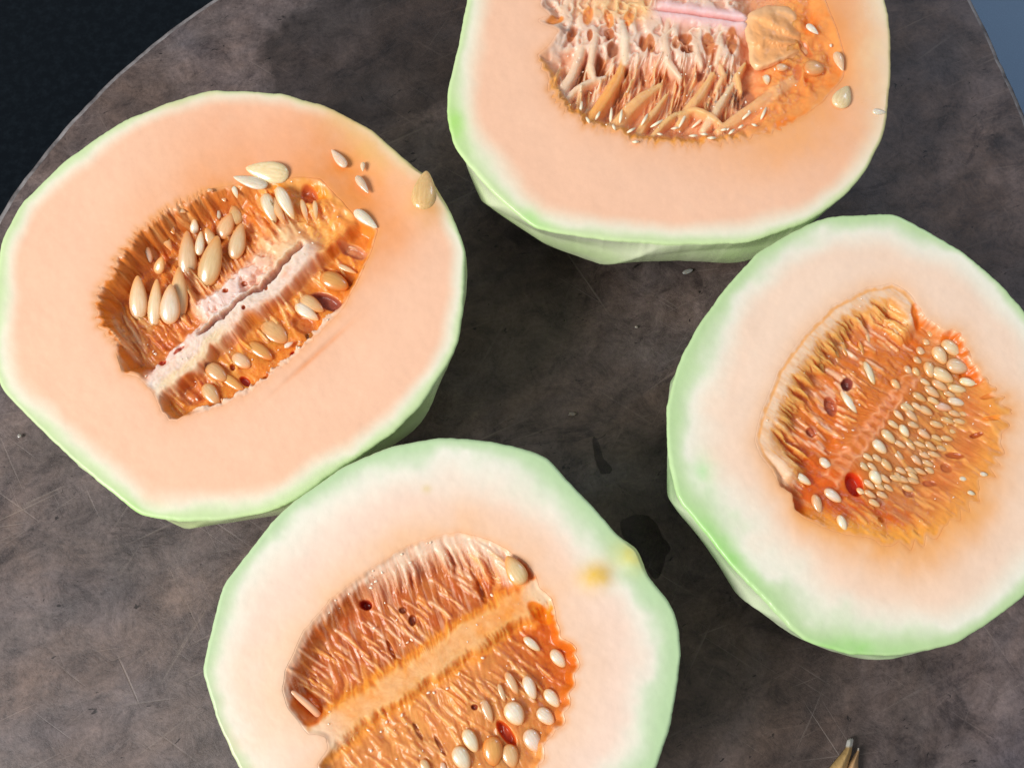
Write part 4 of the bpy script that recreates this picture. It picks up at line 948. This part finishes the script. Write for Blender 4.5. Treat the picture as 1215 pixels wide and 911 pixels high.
for r_ in range(7):
    for k_ in range(13):
        q = A4+e4*(8+k_*12.5+(r_ % 2)*6.2)+f4*(17+r_*10.0)+np.array([random.gauss(0, 1.0), random.gauss(0, 1.0)])
        if any(math.hypot(q[0]-a_, q[1]-b_) < 10.5 for a_, b_ in exq) or MD.depth_at(*q) < 4: continue
        if r_ > 4 and k_ < 3: continue
        fade = r_/7
        place_seed(MD, q[0], q[1], 46-r_*3-k_*1.2+random.gauss(0, 4), random.uniform(15, 18), random.uniform(7.2, 8.6), (.86-.05*fade, .62-.12*fade, .38-.14*fade), oval=True, up=.5-.6*fade, th=.65)
for (x, y, a) in [(705, 665, 10), (730, 710, 20), (770, 650, 10)]:
    px, py = z4((x, y)); place_seed(MD, px, py, a, 10, 6, 'white', oval=True, up=1.5)
dr = []
for i in range(60):
    k = random.randint(0, NA-1); f = random.uniform(.2, .95); x = MD.c[0]+math.cos(MD.th[k])*MD.rc[k]*f; y = MD.c[1]+math.sin(MD.th[k])*MD.rc[k]*f
    dr.append((x, y, random.uniform(.6, 1.4), MD.depth_at(x, y)-1))
droplets(MD, dr)

# ------------------------------------------------------------------ things on the board
def blob(name, pts, h, mat, label, cat, group=None, rough=1.2):
    pts = np.array(pts, float); c = pts.mean(0)
    _, th, r = closed_polar(pts, 96, c, 2); r = r+rough*fbm(np.cos(th)*5, np.sin(th)*5, c[0])
    rows = []
    for f_, z in ((0.001, 1), (.4, 1), (.75, .9), (.9, .6), (.97, .3), (1, 0)):
        w = P(c[0]+np.cos(th)*r*f_, c[1]+np.sin(th)*r*f_, 0.0); w[:, 2] = .0003+z*h; rows.append(w)
    o = link(name, mesh_from(name, np.concatenate(rows), ring_faces(len(rows), 96)), mat)
    return tag(o, label, cat, group)
blob('juice_puddle', [(735, 618), (752, 610), (768, 611), (780, 622), (785, 636), (797, 650), (790, 660), (785, 678), (778, 690), (765, 672), (752, 650), (738, 636)], .0005, WET, 'dark wet juice puddle beside the bottom melon half', 'puddle')
blob('juice_puddle', [(702, 515), (709, 520), (716, 545), (728, 555), (724, 562), (712, 562), (706, 545)], .0003, WET, 'small dark wet streak between the bottom and right halves', 'puddle')
def chip(px, py, L, Wd, ang, label, tone=(.80, .72, .6)):
    o = bpy.data.objects.new('pulp_crumb', SEED_CRUMB); col.objects.link(o)
    k = PXM*1.15
    p = P(px, py, .0012)
    o.matrix_local = Matrix.Translation(Vector(p)) @ Matrix.Rotation(math.radians(-ang), 4, 'Z') @ Matrix.Diagonal((L*k, Wd*k, Wd*.5*k, 1)); o.color = (*tone, 1)
    return tag(o, label, 'crumb', 'crumbs of pulp on the board')
chip(816, 322, 14, 6, -20, 'pale wet crumb just below the top melon half', (.30, .31, .31))
chip(755, 388, 4, 3, 20, 'tiny pale crumb on the board below the top half', (.36, .33, .30))
chip(679, 491, 9, 5, 0, 'small greyish crumb on the board above the bottom half', (.20, .17, .155))
chip(23, 517, 5, 5, 0, 'tiny pale crumb on the board below the left half', (.34, .33, .33))

# split seed husk at the lower right
def husk():
    root = bpy.data.objects.new('seed_husk', None); base = P(1003, 905, 0.0); root.location = base; root.empty_display_size = .01; col.objects.link(root)
    tag(root, 'pointed tan split seed husk with a white tip at the lower right of the board', 'husk')
    def shell(name, mid, wl, hz, c0, tip=None, ridge=.4):
        """mid: photo px along the spine; wl: (left,right) half-widths in px; hz: heights in m"""
        n = len(mid); rows, cols = [], []; k = 9
        up, dn, cu = [], [], []
        for i in range(n):
            a = np.linspace(-1, 1, k); l, r = wl[i]
            x = mid[i][0]+np.where(a < 0, a*l, a*r); y = np.full(k, mid[i][1])
            z = hz[i]*(1-ridge*np.abs(a)**1.5)
            w = P(x, y, z); up.append(w); w2 = w.copy(); w2[:, 2] = np.maximum(w2[:, 2]-.0009, .0002); dn.append(w2)
            cc = np.array(c0)*(1-.12*np.abs(a)[:, None]); 
            if tip is not None and i < tip: cc = np.zeros((k, 3))+np.array([.84, .84, .82])
            cu.append(cc)
        V = np.concatenate(up+dn)-base; F = [grid_faces(n, k), grid_faces(n, k, n*k)[:, ::-1]]
        m = n*k
        border = [i for i in range(k)]+[k*i+k-1 for i in range(1, n)]+[k*(n-1)+j for j in range(k-2, -1, -1)]+[k*i for i in range(n-2, 0, -1)]
        F.append(np.array([[border[(i+1) % len(border)], border[i], border[i]+m, border[(i+1) % len(border)]+m] for i in range(len(border))]))
        C = np.concatenate(cu+cu)
        return link(name, mesh_from(name, V, np.concatenate(F), np.clip(C, 0, .95)), HUSK, root)
    m, nt, b = new_mat('dry_husk'); a = N(nt, 'ShaderNodeVertexColor', layer_name='Col'); tc = N(nt, 'ShaderNodeTexCoord')
    mp = N(nt, 'ShaderNodeMapping'); mp.inputs['Scale'].default_value = (1500, 200, 400); nt.links.new(tc.outputs['Object'], mp.inputs['Vector'])
    n1 = noise_node(nt, 1, 4, .6, mp.outputs['Vector']); r = ramp(nt, n1.outputs['Fac'], [(.3, (.72, .70, .66)), (.7, (1, 1, 1))])
    nt.links.new(mult(nt, a.outputs['Color'], r.outputs['Color']), b.inputs['Base Color']); b.inputs['Roughness'].default_value = .5
    global HUSK; HUSK = m
    TAN = (.58, .38, .16)
    shell('shell', [(1009.5, 875.6), (1009, 878), (1008, 884), (1007.5, 887), (1005, 894), (1001, 902), (997, 911), (993, 922), (990, 936), (990, 952)],
          [(2.5, 2.5), (3.5, 3.5), (4, 3.5), (4, 3.5), (7, 5), (10, 6.5), (13, 8), (15, 9), (14, 9), (6, 5)], [.0035, .0045, .006, .0066, .0075, .0082, .0085, .008, .006, .003], TAN, 3)
    shell('shell', [(1019, 887), (1018.5, 891), (1016, 897), (1013, 904), (1010, 912), (1006, 924), (1003, 938), (1002, 952)],
          [(.8, .8), (1.5, 1.3), (3, 2.6), (5, 5.3), (6, 8.5), (7, 10), (6, 9), (3, 4)], [.004, .0045, .0052, .006, .006, .0056, .0045, .002], (.55, .34, .17), 1)
husk()
